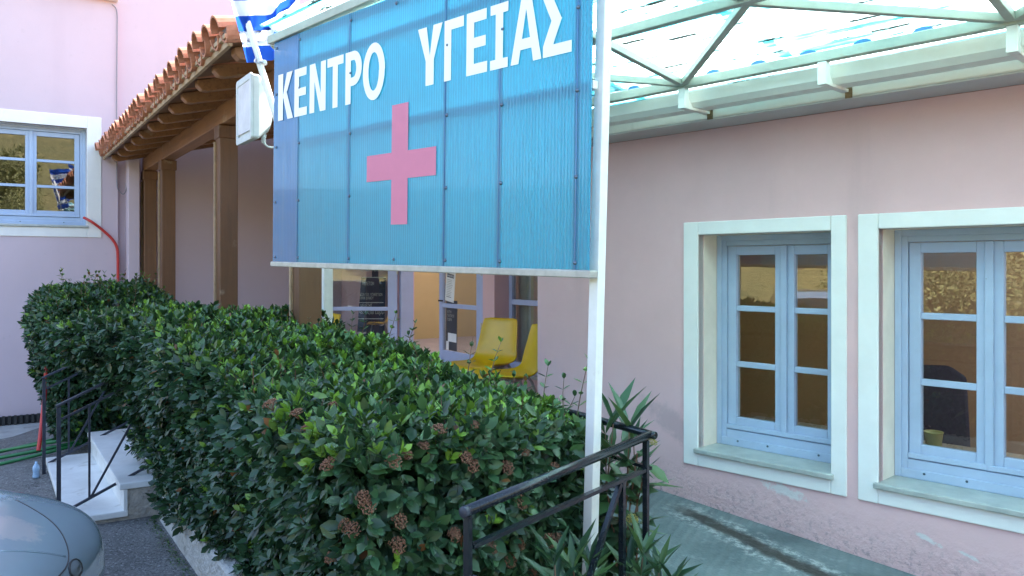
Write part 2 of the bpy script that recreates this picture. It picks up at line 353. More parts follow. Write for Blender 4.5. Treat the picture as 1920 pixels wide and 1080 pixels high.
# ramp beside the right-hand wall, rising towards the porch
ramp = bpy.data.materials.new('x'); bpy.data.materials.remove(ramp)
M['ramp'] = mat('ramp_concrete', (.115, .145, .150), .9, .25, 3, .8, 60, dist=.006, spec=.2, col2=(.185, .225, .23))
nb = NB(M['ramp']); X, Y, Z = nb.sep.outputs
rib = nb.math('SINE', nb.math('MULTIPLY', nb.math('ADD', nb.math('ADD', X, nb.math('MULTIPLY', Y, .35)), nb.math('MULTIPLY', nb.noise(3, 3), .05)), 2*math.pi*17))
nb.bump(rib, .35, .005); nb.over(nb.math('MULTIPLY', nb.step(rib, .2, 1), .16), (.10, .14, .15))
nb.over(nb.math('MULTIPLY', nb.step(nb.noise(9, 8), .56, .68), .5), (.27, .31, .31))
nb.over(nb.math('MULTIPLY', nb.step(nb.noise(2.2, 7), .53, .68), .5), (.07, .09, .10))
lin = nb.math('ADD', nb.math('SUBTRACT', nb.math('MULTIPLY', Y, -1), .17), nb.math('MULTIPLY', X, -.21))     # distance from the stain line
wob = nb.math('MULTIPLY', nb.math('SUBTRACT', nb.noise(5, 7), .5), .16); dl = nb.math('ABSOLUTE', nb.math('ADD', lin, wob))
along = nb.math('MULTIPLY', nb.step(X, -.1, .25), nb.step(X, 1.5, 2.2, 1, 0))
nb.over(nb.math('MULTIPLY', nb.math('MULTIPLY', nb.step(dl, .10, .17, 1, 0), along), nb.math('MULTIPLY', nb.step(nb.noise(19, 9, rough=.8), .45, .60), .62)), (.52, .55, .53))
nb.over(nb.math('MULTIPLY', nb.math('MULTIPLY', nb.step(dl, .025, .085, 1, 0), along), nb.step(nb.noise(6, 7), .2, .5, .5, .95)), (.055, .05, .045))
rz = lambda x: max(-.02, .153-.073*x)
mb = MB(); rx = [-1.75, -1.3, -.8, -.3, .2, .7, 1.2, 1.7, 2.2]
ry = [-1.93, -1.4, -.9, -.4, .06]
mb.quadgrid([[(x, y, rz(x)) for x in rx] for y in ry]); mb.quadgrid([[(x, -1.93, rz(x)) for x in rx], [(x, -1.93, -.3) for x in rx]])
structure(inframe(mb.build('ramp', 'ramp'), R))
# porch floor with a raised landing before the doors
mb = MB().box(-6.2, .6, -.735, 2.72, -.5, .247)
structure(inframe(mb.build('porch_floor', 'porch_floor'), P))
# concrete apron along the left wall
mb = MB(); mb.box(-6.16, -5.35, -5.5, -.9, -.6, -.30)
structure(inframe(mb.build('concrete_apron', 'concrete', bevel=.02), P))

# ================================================================== RIGHT-HAND BUILDING
bR = thing('pink_building', 'long pink rendered building with two blue casement windows facing the ramp', 'building', R)
WZ0, WZ1 = .485, 1.795
WIN = [(.105, .94), (1.19, 2.03)]
nb = NB(M['pink']); X, Y, Z = nb.sep.outputs
base = nb.math('ADD', Z, nb.math('MULTIPLY', X, .073))       # height above the ramp, sort of: ramp surface is at .153
hgt = nb.math('ADD', base, nb.math('MULTIPLY', nb.math('SUBTRACT', nb.noise(4, 7), .5), .30))
nb.over(nb.math('MULTIPLY', nb.step(hgt, .20, .52, 1, 0), .14), (.36, .28, .32))
nb.over(nb.math('MULTIPLY', nb.math('MULTIPLY', nb.step(hgt, .12, .42, 1, 0), nb.step(nb.noise(24, 9, rough=.75), .50, .62)), .55), (.20, .16, .17))
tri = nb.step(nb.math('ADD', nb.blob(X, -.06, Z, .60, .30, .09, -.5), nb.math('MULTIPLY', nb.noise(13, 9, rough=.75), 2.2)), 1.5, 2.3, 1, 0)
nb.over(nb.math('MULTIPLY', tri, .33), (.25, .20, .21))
for (bx, bz, ax, az, ro) in ((.67, .335, .20, .045, -.16), (1.42, .25, .10, .02, -.35), (1.62, .21, .07, .014, -.3)):
    nb.over(nb.math('MULTIPLY', nb.step(nb.math('ADD', nb.blob(X, bx, Z, bz, ax, az, ro), nb.math('MULTIPLY', nb.noise(24, 9, rough=.8), 2.6)), 1.75, 2.05, 1, 0), .75), (.62, .64, .62))
nb.over(nb.math('MULTIPLY', nb.step(nb.noise(1, 6, scale=(3, 3, .3)), .56, .8), .18), (.36, .27, .27))
nb.bump(nb.math('MULTIPLY', nb.step(hgt, .1, .5, 1, 0), nb.noise(26, 7)), .7, .02)
nb.bump(nb.noise(2.2, 4), .35, .02)
mb = MB(); wall_with_holes(mb, -1.286, 6, -.4, 2.435, 0, .28, [(a, b, WZ0-.03, WZ1) for a, b in WIN])
mb.box(-1.286, -1.0, .28, 2.6, -.4, 2.435); mb.build('wall', 'pink', bR)
MB().box(-1.30, 6, -.26, .0-.002, 2.437, 2.447).build('soffit', 'soffit', bR)
MB().box(-1.30, 6, -.262, .0, 2.447, 2.585).build('fascia', 'fascia', bR, bevel=.006)
MB().box(-1.30, 6, -.20, .28, 2.587, 2.665).build('upper_strip', 'lilac', bR)
mb = MB(); mb.prism([(-1.30, .282, 2.46), (-1.30, .282, 2.64), (-1.30, 6.2, 3.3), (-1.30, 6.2, 3.12)], (3.58, 0, 0)); mb.build('roof', 'tile', bR)  # roof stops short, leaving an unseen skylight gap that brightens the room
# gutter: a painted box trough
gp = [(-.30, 2.485), (-.40, 2.485), (-.425, 2.515), (-.43, 2.578), (-.415, 2.578), (-.41, 2.52), (-.39, 2.50), (-.31, 2.50), (-.31, 2.578), (-.30, 2.578)]
mb = MB(); rows = []
for i in range(30):
    x = -1.3+7.3*i/29; sag = -.0015*math.sin(i*1.3); rows.append([(x, y, z+sag) for y, z in gp])
mb.quadgrid(rows, True); mb.build('gutter', 'gutter', bR)
BX = [1.926+.795*i for i in range(-4, 5)]
for x in BX:
    mb = MB(); mb.box(x+.0, x+.035, -.268, -.2625, 2.44, 2.54); o = mb.build('rusty_plate', 'rust', bR)

def casement_window(parent, x0, x1, z0, z1, yr, tagpre, surround, sill_over=.035, mdir=-1, mullion=.554, paint='blue', smat='white', rows=3, wallmat='cream'):
    """window in a wall along x whose outer face is y=0; yr = recess; surround = (left,right,bottom,top) widths"""
    l, r, b, t = surround
    mb = MB(); y0 = -.012
    mb.box(x0-l, x0, y0, .05, z0-b, z1+t); mb.box(x1, x1+r, y0, .05, z0-b, z1+t); mb.box(x0, x1, y0, .05, z1, z1+t); mb.box(x0, x1, y0, .05, z0-b, z0-.032)
    win = mb.build('window', smat, parent, bevel=.006)
    mb = MB(); e = .001
    mb.box(x0-.02, x0+e, .052, yr, z0, z1); mb.box(x1-e, x1+.02, .052, yr, z0, z1); mb.box(x0+e, x1-e, .052, yr, z1-e, z1+.02)
    mb.build('reveal', wallmat, win)
    MB().box(x0-.018, x1+.018, -sill_over, yr+.02, z0-.030, z0).build('sill', 'marble_sill', win, bevel=.006)
    f = .065; mb = MB()      # fixed outer frame in two steps
    for (d, ya, yb) in ((f, yr+.012, yr+.085), (.035, yr, yr+.012)):
        bb = .10 if d == f else .05
        mb.box(x0+e, x0+d, ya, yb, z0, z1-e); mb.box(x1-d, x1-e, ya, yb, z0, z1-e); mb.box(x0+d, x1-d, ya, yb, z1-d, z1-e); mb.box(x0+d, x1-d, ya, yb, z0, z0+bb)
    mb.build('frame', paint, win, bevel=.004)
    xm = mullion; ix0, ix1, iz0, iz1 = x0+f+.003, x1-f-.003, z0+.103, z1-f-.003
    for (a, c) in ((ix0, xm-.003), (xm+.003, ix1)):
        st, rl, rb = .058, .055, .075; ya, yb = yr+.022, yr+.066
        mb = MB(); mb.box(a, a+st, ya, yb, iz0, iz1); mb.box(c-st, c, ya, yb, iz0, iz1); mb.box(a+st, c-st, ya, yb, iz1-rl, iz1); mb.box(a+st, c-st, ya, yb, iz0, iz0+rb)
        h = (iz1-rl-iz0-rb-(rows-1)*.034)/rows; zz = iz0+rb
        mb.box(a-.0, c, ya-.018, ya, iz0+.002, iz0+.03)      # drip rail
        for k in range(rows-1):
            z2 = zz+h+k*(h+.034); mb.box(a+st, c-st, ya+.004, yb-.004, z2, z2+.034)
        mb.build('casement', paint, win, bevel=.004)
        for k in range(rows):
            z2 = zz+k*(h+.034); MB().box(a+st-.006, c-st+.006, ya+.020, ya+.024, z2-.006, z2+h+.006).build('pane', 'glass', win)
    MB().box(xm-.02, xm+.02, yr+.006, yr+.0215, iz0+.0, iz1).build('meeting_strip', paint, win, bevel=.004)
    for q in (.18, .42, .8):
        MB().lathe((x0+(x1-x0)*q, yr-.0005, z0+.035), [(0, .0), (.007, .0), (.006, .004)], 8, (0, -1, 0)).build('screw', 'screw', win)
    return win
for (a, b) in WIN:
    casement_window(bR, a, b, WZ0, WZ1, .2, '', (.105, .085, .11, .08), mullion=(a+b)/2+.03)
# the room behind the windows, ceiling left open at the right to add daylight
mb = MB(); mb.box(-.95, 5.8, 3.6, 3.65, -.3, 2.4); mb.box(-1.0, -.95, .3, 3.6, -.3, 2.4); mb.box(-.95, 2.25, .3, 3.6, 2.38, 2.43); mb.box(5.75, 5.8, .3, 3.6, -.3, 2.38)
mb.build('room_wall', 'room', bR); MB().box(-.95, 5.75, .3, 3.6, -.4, -.28).build('room_floor', 'room_floor', bR)
mb = MB(); mb.box(-.95, .28, 1.5, 1.55, -.298, 2.376); mb.build('partition', 'ochre', bR)
# things seen through the panes
def office_chair(x, y, rot, label):
    v = R.W(x, y, -.28); t = thing('office_chair', label, 'chair', None, v, R.ang+rot, 'office chairs behind the windows')
    mb = MB(); mb.box(-.25, .25, -.24, .24, .47, .55); mb.build('seat', 'dark_blue_fabric', t, bevel=.03)
    mb = MB(); mb.prism([(-.24, .22, .62), (.24, .22, .62), (.22, .25, 1.15), (.12, .26, 1.22), (-.12, .26, 1.22), (-.22, .25, 1.15)], (0, .07, 0)); mb.build('backrest', 'dark_blue_fabric', t, bevel=.025)
    MB().tube([(0, 0, .08), (0, 0, .48)], .03).build('column', 'black_plastic', t)
    mb = MB()
    for k in range(5):
        a = k*2*math.pi/5; mb.bar((0, 0, .09), (.3*math.cos(a), .3*math.sin(a), .05), .05, .04)
    mb.build('base', 'black_plastic', t)
    MB().bar((0, .2, .5), (0, .27, .75), .06, .02, (1, 0, 0)).build('bracket', 'black_plastic', t); return t
office_chair(1.06, 1.25, .5, 'dark office chair seen through the lower left panes of the right-hand window')
office_chair(1.62, 1.45, -.4, 'dark office chair seen through the lower right panes of the right-hand window')
v = R.W(1.33, .37, .612)
mb = MB().lathe((0, 0, 0), [(0, 0), (.035, 0), (.047, .10), (.050, .10), (.048, .104), (.043, .10), (.033, .01), (0, .01)], 18)
o = mb.build('plastic_cup', 'cup', smooth=True); o.location = v; tag(o, 'yellow green cup standing inside the right-hand window by its lower left pane', 'cup')
MB().box(.16, 5.7, .29, .62, .57, .61).build('inner_ledge', 'room', bR)

# ================================================================== CANOPY BETWEEN BUILDING AND SIGN
cz = lambda off: 2.606+.148*(off-.5)
cp = thing('canopy', 'pale green steel canopy roofed with translucent turquoise sheets along the pink wall', 'canopy', R)
OUT = 2.20
def cpt(x, off): return (x, -off, cz(off))
MB().bar(cpt(-1.25, .5), cpt(5, .5), .05, .05).build('wall_beam', 'pergola', cp, bevel=.004)
MB().bar(cpt(-1.25, 1.23), cpt(5, 1.23), .045, .045).build('purlin', 'pergola', cp, bevel=.004)
MB().bar(cpt(-1.25, OUT-.06), cpt(5, OUT-.06), .045, .045).build('purlin', 'pergola', cp, bevel=.004)
for i, x in enumerate(BX):
    if x < -1.3 or x > 4.9: continue
    mb = MB(); mb.box(x-.022, x+.022, -.523, -.479, 2.470, cz(.5)-.026); mb.build('bracket_post', 'gutter', cp, bevel=.003)
    mb = MB(); mb.prism([(x-.018, -.4785, 2.470), (x-.018, -.2625, 2.470), (x-.018, -.2625, 2.484), (x-.018, -.44, 2.484), (x-.018, -.4785, 2.53)], (.036, 0, 0)); mb.build('bracket_arm', 'fascia', cp)
for k, xj in enumerate([.337-1.59, .337, 1.926, 1.926+1.59]):
    MB().bar(cpt(xj, .526), cpt(xj, OUT-.085), .036, .036).build('rafter', 'pergola', cp, bevel=.003)
    for dx in (-.795, .795):
        a, b = Vector(cpt(xj+dx*.03, .53)), Vector(cpt(xj+dx, 1.207)); MB().bar(a, b, .036, .036).build('brace', 'pergola', cp, bevel=.003)
        a, b = Vector(cpt(xj+dx, 1.254)), Vector(cpt(xj+dx*.03, OUT-.085)); MB().bar(a, b, .03, .03).build('brace', 'pergola', cp, bevel=.003)
# tile-profile sheets, one object per sheet
pitch = .268
def crest(x):
    t = ((x-.223+pitch/2) % pitch)-pitch/2; return .038*max(0, math.cos(t/pitch*2*math.pi*1.15))**1 if abs(t) < pitch*.22 else 0
sx = -1.235; nsh = 0
while sx < 5.0:
    e = min(sx+pitch*4, 5.05); cols = [sx-.03+(e-sx+.06)*i/6 for i in range(7)]
    lift = .074+(nsh % 2)*.0035
    rows = []
    for q in range(251):
        of = .212+1.988*q/250; rows.append([(x, -of, cz(of)+lift+.008*math.sin(of/.076*2*math.pi)+.0025*math.sin(x*3.1+of*2)) for x in cols])
    mb = MB(); mb.quadgrid(rows); o = mb.build('roof_sheet', 'roof_sheet', cp, smooth=True)
    sm = o.modifiers.new('thick', 'SOLIDIFY'); sm.thickness = .002
    sx = e; nsh += 1
x = .223-pitch*6
while x < 5:
    pts = [(x+.052*math.cos(a), -.455, cz(.455)+.033+.036*math.sin(a)) for a in [math.pi*i/8 for i in range(9)]]
    MB().prism(pts, (0, .012, 0)).build('closure_cap', 'sheet_cap', cp); x += pitch

# ================================================================== SIGN
SOFF = 2.14
a = R.hit(513, 490, 1, -SOFF); tilt = .018
sg = thing('health_centre_sign', 'big blue corrugated sign with white Greek lettering and a pink cross', 'sign')
o = R.W(a.x, a.y, a.z); sg.location = o
sg.rotation_euler = (Matrix.Rotation(R.ang, 3, 'Z') @ Matrix.Rotation(math.atan(tilt), 3, 'Y')).to_euler()
ct, st_ = math.cos(math.atan(tilt)), math.sin(math.atan(tilt))
def sp(px, py):
    h = R.hit(px, py, 1, -SOFF); dx, dz = h.x-a.x, h.z-a.z
    return dx*ct-dz*st_, dx*st_+dz*ct
SW = sp(1106, 500)[0]; SH = sp(513, 82)[1]
seams = [0]+[sp(p, 400)[0] for p in (560, 655, 835, 937, 1082)]+[SW]
for i in range(len(seams)-1):
    d = .0012*(i % 2)
    mb = MB(); mb.box(seams[i]-(.012 if i else 0), seams[i+1]+(.012 if i < 5 else 0), -d-.006, -d, .0, SH)
    mb.build('polycarbonate_panel', 'sign_panel_dark' if i == 0 else 'sign_panel', sg)
    if i: MB().box(seams[i]-.0022, seams[i]+.0022, -d-.0078, -d-.0062, .0, SH).build('seam_strip', 'sign_panel_dark', sg)
mb = MB(); mb.box(-.012, SW+.012, -.014, .03, -.028, -.001); mb.build('bottom_rail', 'sign_frame', sg, bevel=.004)
mb = MB(); mb.box(-.012, SW+.012, .004, .034, SH-.04, SH-.002); mb.build('top_rail', 'white_paint', sg, bevel=.004)
MB().box(.0, SW, .004, .03, SH*.52, SH*.52+.03).build('cross_rail', 'white_paint', sg, bevel=.003)
MB().box(.0, SW, .004, .03, SH*.86, SH*.86+.03).build('cross_rail', 'white_paint', sg, bevel=.003)
# white uprights that carry it
for (px, wd, sgn) in ((1097.5, .040, 1),):
    h = R.hit(px, 540, 1, -SOFF+.055); v = h
    x = (v.x-a.x)
    if px > 1000: x = SW+.006
    mb = MB(); zt = SH if px > 1000 else SH
    top = [(x-wd/2, .036, 0), (x+wd/2, .036, 0), (x+wd/2, .036+wd, 0), (x-wd/2, .036+wd, 0)]
    xb = x-.045 if px > 1000 else x+.004
    rows = [[(q[0]+(xb-x if zz < 0 else 0), q[1], zz) for q in top] for zz in (-1.62, zt-.005)]
    o0 = len(mb.v); mb.quadgrid(rows, True); mb.f += [(3, 2, 1, 0), (4, 5, 6, 7)]; mb.mi += [0, 0]
    mb.build('post', 'white_paint', sg, bevel=.003)
cq = wcol = Vector(((611-960)/1500*5.75, 5.75, 0))
wp_ = MB().box(-.037, .037, -.037, .037, .2, 2.95).build('white_post', 'white_paint', bevel=.004); wp_.location = wcol; wp_.rotation_euler = (0, 0, R.ang); tag(wp_, 'square white post standing behind the hedge under the left half of the blue sign', 'post')
# lettering
def strip(p, q, wd):     # stroke with horizontal ends: parallelogram between two x positions at heights
    return [(p[0]-wd/2, p[1]), (p[0]+wd/2, p[1]), (q[0]+wd/2, q[1]), (q[0]-wd/2, q[1])]
def rect(x0, z0, x1, z1): return [(x0, z0), (x1, z0), (x1, z1), (x0, z1)]
def ring(cx, cz_, rx, rz_, tx, tz, a0=0, a1=360, n=32):
    out = []
    for i in range(n):
        p, q = math.radians(a0+(a1-a0)*i/n), math.radians(a0+(a1-a0)*(i+1)/n)
        out.append([(cx+(rx-tx)*math.cos(p), cz_+(rz_-tz)*math.sin(p)), (cx+rx*math.cos(p), cz_+rz_*math.sin(p)), (cx+rx*math.cos(q), cz_+rz_*math.sin(q)), (cx+(rx-tx)*math.cos(q), cz_+(rz_-tz)*math.sin(q))])
    return out
GL = {
 'K': [rect(0, 0, .33, 1), [(.33, .42), (.40, .58), (.92, 1), (.56, 1)] if 0 else [(.33, .52), (.33, .46), (.62, .62), (.95, 1), (.58, 1)], [(.33, .52), (.64, 0), (1.0, 0), (.56, .60), (.45, .64)]],
 'E': [rect(0, 0, .36, 1), rect(.36, .83, .95, 1), rect(.36, .42, .92, .585), rect(.36, 0, 1, .17)],
 'N': [rect(0, 0, .30, 1), rect(.70, 0, 1, 1), [(.30, .64), (.30, 1), (.34, 1), (.70, .36), (.70, 0), (.66, 0)]],
 'T': [rect(0, .83, 1, 1), rect(.345, 0, .655, .83)],
 'P': [rect(0, 0, .33, 1), rect(.33, .83, .52, 1), rect(.33, .34, .50, .50)]+ring(.50, .67, .50, .33, .33, .165, -90, 90, 16),
 'O': ring(.5, .5, .5, .53, .255, .175),
 'Y': [rect(.335, 0, .665, .42), [(.335, .42), (.5, .42), (.5, .50), (.36, 1), (0, 1)], [(.5, .42), (.665, .42), (1, 1), (.64, 1), (.5, .50)]],
 'G': [rect(0, 0, .36, 1), rect(.36, .83, 1, 1)],
 'I': [rect(.3, .15, .72, .85), rect(0, 0, 1, .15), rect(0, .85, 1, 1)],
 'A': [[(0, 0), (.26, 0), (.50, .80), (.50, 1), (.345, 1)], [(.74, 0), (1, 0), (.655, 1), (.5, 1), (.5, .80)], rect(.27, .20, .73, .36)],
 'S': [rect(0, 0, 1, .165), rect(0, .835, .95, 1), [(0, .165), (.36, .165), (.66, .52), (.30, .52)], [(.30, .50), (.66, .50), (.34, .835), (0, .835)]],
}
CAP = sp(526, 141.5)[1]-sp(526, 227.3)[1]
BASE = sp(526, 227.3)[1]
for ch, x0, x1 in (('K', 525, 553), ('E', 555.5, 579), ('N', 584, 614), ('T', 617, 647), ('P', 651, 681.5), ('O', 684, 725),
                   ('Y', 786.5, 832), ('G', 836, 872), ('E', 877.5, 916.5), ('I', 922, 955), ('A', 960.5, 1018), ('S', 1021, 1074.5)):
    xa, xb = sp(x0, 150)[0], sp(x1, 150)[0]; mb = MB(); ca = CAP*(1 if x0 < 780 else 1.0)
    for j, poly in enumerate(GL[ch]):
        mb.prism([(xa+(xb-xa)*u, -.0098-.00005*j, BASE+ca*v) for u, v in poly], (0, .0006, 0))
    mb.build('letter', 'letter', sg)
cx0, cx1, bx0, bx1 = sp(691, 318)[0], sp(821, 300)[0], sp(737.5, 300)[0], sp(768, 300)[0]
ct1, cb = sp(752, 195.5)[1], sp(752, 421)[1]; at, ab = sp(691, 293.5)[1], sp(691, 342)[1]
mb = MB(); mb.prism([(q, -.0098, r) for q, r in ((cx0, ab), (bx0, ab), (bx0, cb), (bx1, cb), (bx1, ab), (cx1, ab), (cx1, at), (bx1, at), (bx1, ct1), (bx0, ct1), (bx0, at), (cx0, at))], (0, .0006, 0)); mb.build('cross', 'cross', sg)
scr = MB().lathe((0, 0, 0), [(.008, 0), (.008, .0015), (.0058, .0025), (.005, .0055), (0, .006)], 10, (0, -1, 0)); scr0 = None
for x in [.02, seams[1], seams[2], sp(739, 400)[0], seams[3], seams[4], seams[5]]:
    for f in (.02, .27, .52, .76, .97):
        if abs(x-sp(739, 400)[0]) < .01 and f not in (.02, .97): continue
        zz = SH*f; loc = (x+.012 if x < SW-.3 else x, -.0072, zz)
        if scr0 is None: scr0 = scr.build('screw', 'screw', sg, smooth=True); scr0.location = loc
        else: copy(scr0, sg, loc)

# ================================================================== PORCH
po = thing('tiled_porch', 'timber porch with red barrel tiled roof on square brown posts', 'porch', P)
for s_, wd in ((0, .155), (2.1, .155), (4.84, .15), (6.08, .15)):
    x = -s_; mb = MB(); mb.box(x-wd/2, x+wd/2, -wd/2, wd/2, .247, 2.838); mb.box(x-wd/2-.012, x+wd/2+.012, -wd/2-.012, wd/2+.012, 2.72, 2.837)
    t_ = mb.build('post', 'post_wood', po, bevel=.008)
    MB().box(x-wd/2+.0, x-wd/2+.03, -wd/2-.016, -wd/2-.0005, .3, 2.70).build('edge_strip', 'batten', t_)
MB().box(-6.18, .12, -.07, .07, 2.84, 3.008).build('beam', 'wood', po, bevel=.008)
SL = .24
rz2 = lambda k: 3.010+SL*k
for i in range(12):
    s_ = .07+.53*i; x = -s_; mb = MB()
    k0, k1 = -.46, 2.62
    prof = [(k0, rz2(k0)+.055), (k0+.035, rz2(k0+.035)+.012), (k0+.075, rz2(k0+.075)), (k1, rz2(k1)), (k1, rz2(k1)+.092), (k0, rz2(k0)+.092)]
    mb.prism([(x-.045, k, z) for k, z in prof], (.09, 0, 0)); mb.build('rafter', 'wood', po, bevel=.006)
for k in range(24):      # boards over the rafters, upper ones lengthened unseen to keep sun off the hedge
    k0 = -.50+k*.132; mb = MB(); mb.prism([(-6.15, k0, rz2(k0)+.0945), (-6.15, k0+.128, rz2(k0+.128)+.0945), (-6.15, k0+.128, rz2(k0+.128)+.114), (-6.15, k0, rz2(k0)+.114)], (6.25 if k0 < .5 else 7.3, 0, 0))
    mb.build('board', 'soffit_wood', po)
z = rz2(-.5)
MB().box(-6.2, .1, -.53, -.502, z+.072, z+.114).build('eave_board', 'batten', po, bevel=.004)
MB().box(-6.2, .1, -.552, -.512, z+.1155, z+.145).build('eave_board', 'batten', po, bevel=.004)
mb = MB(); mb.prism([(-6.15, -.545, z+.146), (-6.15, -.47, z+.146), (-6.15, -.40, z+.20), (-6.15, -.54, z+.185)], (6.24, 0, 0)); mb.build('mortar_bed', 'mortar', po)
# barrel tiles
def tile_mesh(name, r0, r1, ln, th=.013, n=9, flip=False):
    mb = MB(); rows = []
    for y, r in ((0, r0), (ln, r1)):
        pts = [(r*math.cos(math.pi*i/n), y, r*math.sin(math.pi*i/n)*(-1 if flip else 1)) for i in range(n+1)]
        pts += [((r-th)*math.cos(math.pi*i/n), y, (r-th)*math.sin(math.pi*i/n)*(-1 if flip else 1)) for i in range(n, -1, -1)]; rows.append(pts)
    mb.quadgrid(rows, True); m_ = len(rows[0])
    for o_ in (0, m_):
        for i in range(n): mb.f.append((o_+i, o_+i+1, o_+m_-2-i, o_+m_-1-i)); mb.mi.append(0)
    return mb
cov = tile_mesh('roof_tile', .092, .075, .42); pan = tile_mesh('pan_tile', .085, .095, .42, flip=True); c0 = p0 = None
ang = math.atan(SL); rest = []
for i in range(32):
    s_ = 6.12-.2265*i; jx = random.uniform(-.008, .008)
    for r_ in range(9) if i < 28 else range(4, 9):  # last columns cover only the hidden roof extension added to block sun
        k = -.60+r_*.34+random.uniform(-.015, .015); zc = rz2(k)+.205+random.uniform(-.006, .01); rt = (ang-.02+random.uniform(-.03, .03), random.uniform(-.05, .05), random.uniform(-.04, .04))
        if r_ < 4:
            if c0 is None: c0 = cov.build('roof_tile', 'tile', po, smooth=False); c0.location = (-s_+jx, k, zc); c0.rotation_euler = rt
            else: copy(c0, po, (-s_+jx, k, zc), rt)
        else: rest.append((cov, -s_+jx, k, zc, rt))
        if r_ < 2:
            pp = (-s_+.113, k+.02, zc-.012)
            if p0 is None: p0 = pan.build('pan_tile', 'tile', po); p0.location = pp; p0.rotation_euler = rt
            else: copy(p0, po, pp, rt)
        else: rest.append((pan, -s_+.113, k+.02, zc-.012, rt))
mb = MB()
from mathutils import Euler
for src, x, k, zc, rt in rest:
    e = Euler(rt).to_matrix(); o_ = len(mb.v); mb.v += [tuple(e @ Vector(v_)+Vector((x, k, zc))) for v_ in src.v]; mb.f += [tuple(q+o_ for q in f_) for f_ in src.f]; mb.mi += [0]*len(src.f)
o = mb.build('upper_roof_tiles', 'tile', po); o['kind'] = 'stuff'

# ================================================================== LEFT BUILDING AND ENTRANCE
bL = thing('two_storey_building', 'tall pale pink building on the left with one blue window above the drain', 'building', P)
# wall plane at x=-6.22 facing +x; openings along y
def ywall(mb, y0, y1, z0, z1, xa, xb, holes):
    cur = y0
    for a_, b_, c_, d_ in sorted(holes):
        mb.box(xa, xb, cur, a_, z0, z1); mb.box(xa, xb, a_, b_, z0, c_); mb.box(xa, xb, a_, b_, d_, z1); cur = b_
    mb.box(xa, xb, cur, y1, z0, z1); return mb
kw = -.356
wy0, wy1, wz0, wz1 = kw-1.58, kw-.35, 2.12, 3.346
mb = ywall(MB(), -5.4, kw+.005, -.8, 5.0, -6.52, -6.22, [(wy0, wy1, wz0-.03, wz1)]); mb.build('wall', 'pink_far', bL)
MB().box(-6.60, -6.30, kw+.006, 6, -.8, 7.5).build('wall', 'pink_far', bL)
MB().box(-6.295, -6.02, kw+.10, kw+.235, -.4, 3.0).build('pilaster', 'pink_far', bL, bevel=.01)
mb = MB(); mb.box(-6.58, -6.12, -5.4, kw+.004, 5.002, 5.09); mb.box(-6.5, -6.18, -5.4, kw+.004, 5.091, 5.2); mb.build('ledge', 'fascia', bL, bevel=.01)
wl = Frame(*P.W(-6.22, 0).to_2d(), P.y[0], P.y[1])      # x runs to the right along the wall, y into it
sub = bpy.data.objects.new('window_wall', None); C.objects.link(sub)
# build the window straight into the building's frame by rotating its meshes
before = set(bpy.data.objects)
win = casement_window(None, wy0, wy1, wz0, wz1, .12, '', (.14, .165, .15, .15), mullion=kw-.95, sill_over=.03, wallmat='white')
bpy.data.objects.remove(sub)
win.parent = bL; win.location = (-6.22, 0, 0); win.rotation_euler = (0, 0, math.pi/2)
mb = MB(); mb.box(-9.5, -9.45, -5.4, kw, -.5, 4.9); mb.box(-9.45, -6.53, -5.4, -5.35, -.5, 4.9); mb.box(-9.45, -6.53, kw-.02, kw+.0, -.5, 4.9); mb.box(-9.45, -6.53, -5.35, kw-.02, 4.85, 4.9); mb.build('room_wall', 'room', bL)
# a short run of coping tiles high on the wall
for i in range(4):
    o = copy(c0, bL, (-6.17, 1.93+.36*i, 5.14+.11*i), (.30, 0, 0)); o.name = 'coping_tile'
    o.scale = (1.1, 1.1, 1.1)
MB().prism([(-6.298, 1.9, 5.0), (-6.298, 3.4, 5.46), (-6.298, 3.4, 5.52), (-6.298, 1.9, 5.13)], (.2, 0, 0)).build('coping', 'mortar', bL)
# drain grille at the foot of the wall
dg = thing('drain_grille', 'dark slotted drain grille along the foot of the left wall', 'drain', P)
MB().box(-6.2, -6.17, -4.6, -1.0, -.298, -.20).build('frame', 'grate', dg); 
mb = MB(); 
for i in range(60):
    y = -4.55+.06*i; mb.box(-6.17, -6.13, y, y+.03, -.298, -.19)
o = mb.build('bars', 'grate', dg); o['kind'] = 'stuff'

en = thing('entrance_wall', 'pink entrance wall at the back of the porch with pale blue double doors', 'building', P)
K = 2.7; xa, xb = -4.33, -2.2                       # door opening
wx0, wx1 = None, None
hw = P.hit(927, 560, 1, K).x
mb = MB(); mb.box(-6.29, xa-.0, K, K+.24, .0, 3.9); mb.box(xa, xb, K, K+.24, 2.72, 3.9); mb.box(xb, hw, K, K+.24, .0, 3.9)
mb.box(hw, hw+1.15, K, K+.24, .0, .50); mb.box(hw, hw+1.15, K, K+.24, 2.75, 3.9); mb.box(hw+1.15, .08, K, K+.24, 0, 3.9)
mb.build('wall', 'pink', en)
MB().box(hw+.0, hw+1.15, K-.02, K+.24, .501, .53).build('sill', 'marble_sill', en)
mb = MB(); mb.box(hw+.002, hw+.06, K+.18, K+.235, .531, 2.748); mb.box(hw+.06, hw+1.148, K+.18, K+.235, 1.20, 1.255); mb.box(hw+.06, hw+1.148, K+.18, K+.235, .531, .60); mb.box(hw+.06, hw+1.148, K+.18, K+.235, 2.68, 2.748); mb.box(hw+.55, hw+.60, K+.181, K+.234, .60, 2.68)
w2 = mb.build('window', 'door', en, bevel=.004)
for (q0, q1) in ((.6, 1.2), (1.255, 2.68)):
    MB().box(hw+.06, hw+.55, K+.205, K+.209, q0, q1).build('pane', 'glass', w2); MB().box(hw+.60, hw+1.148, K+.205, K+.209, q0, q1).build('pane', 'glass', w2)
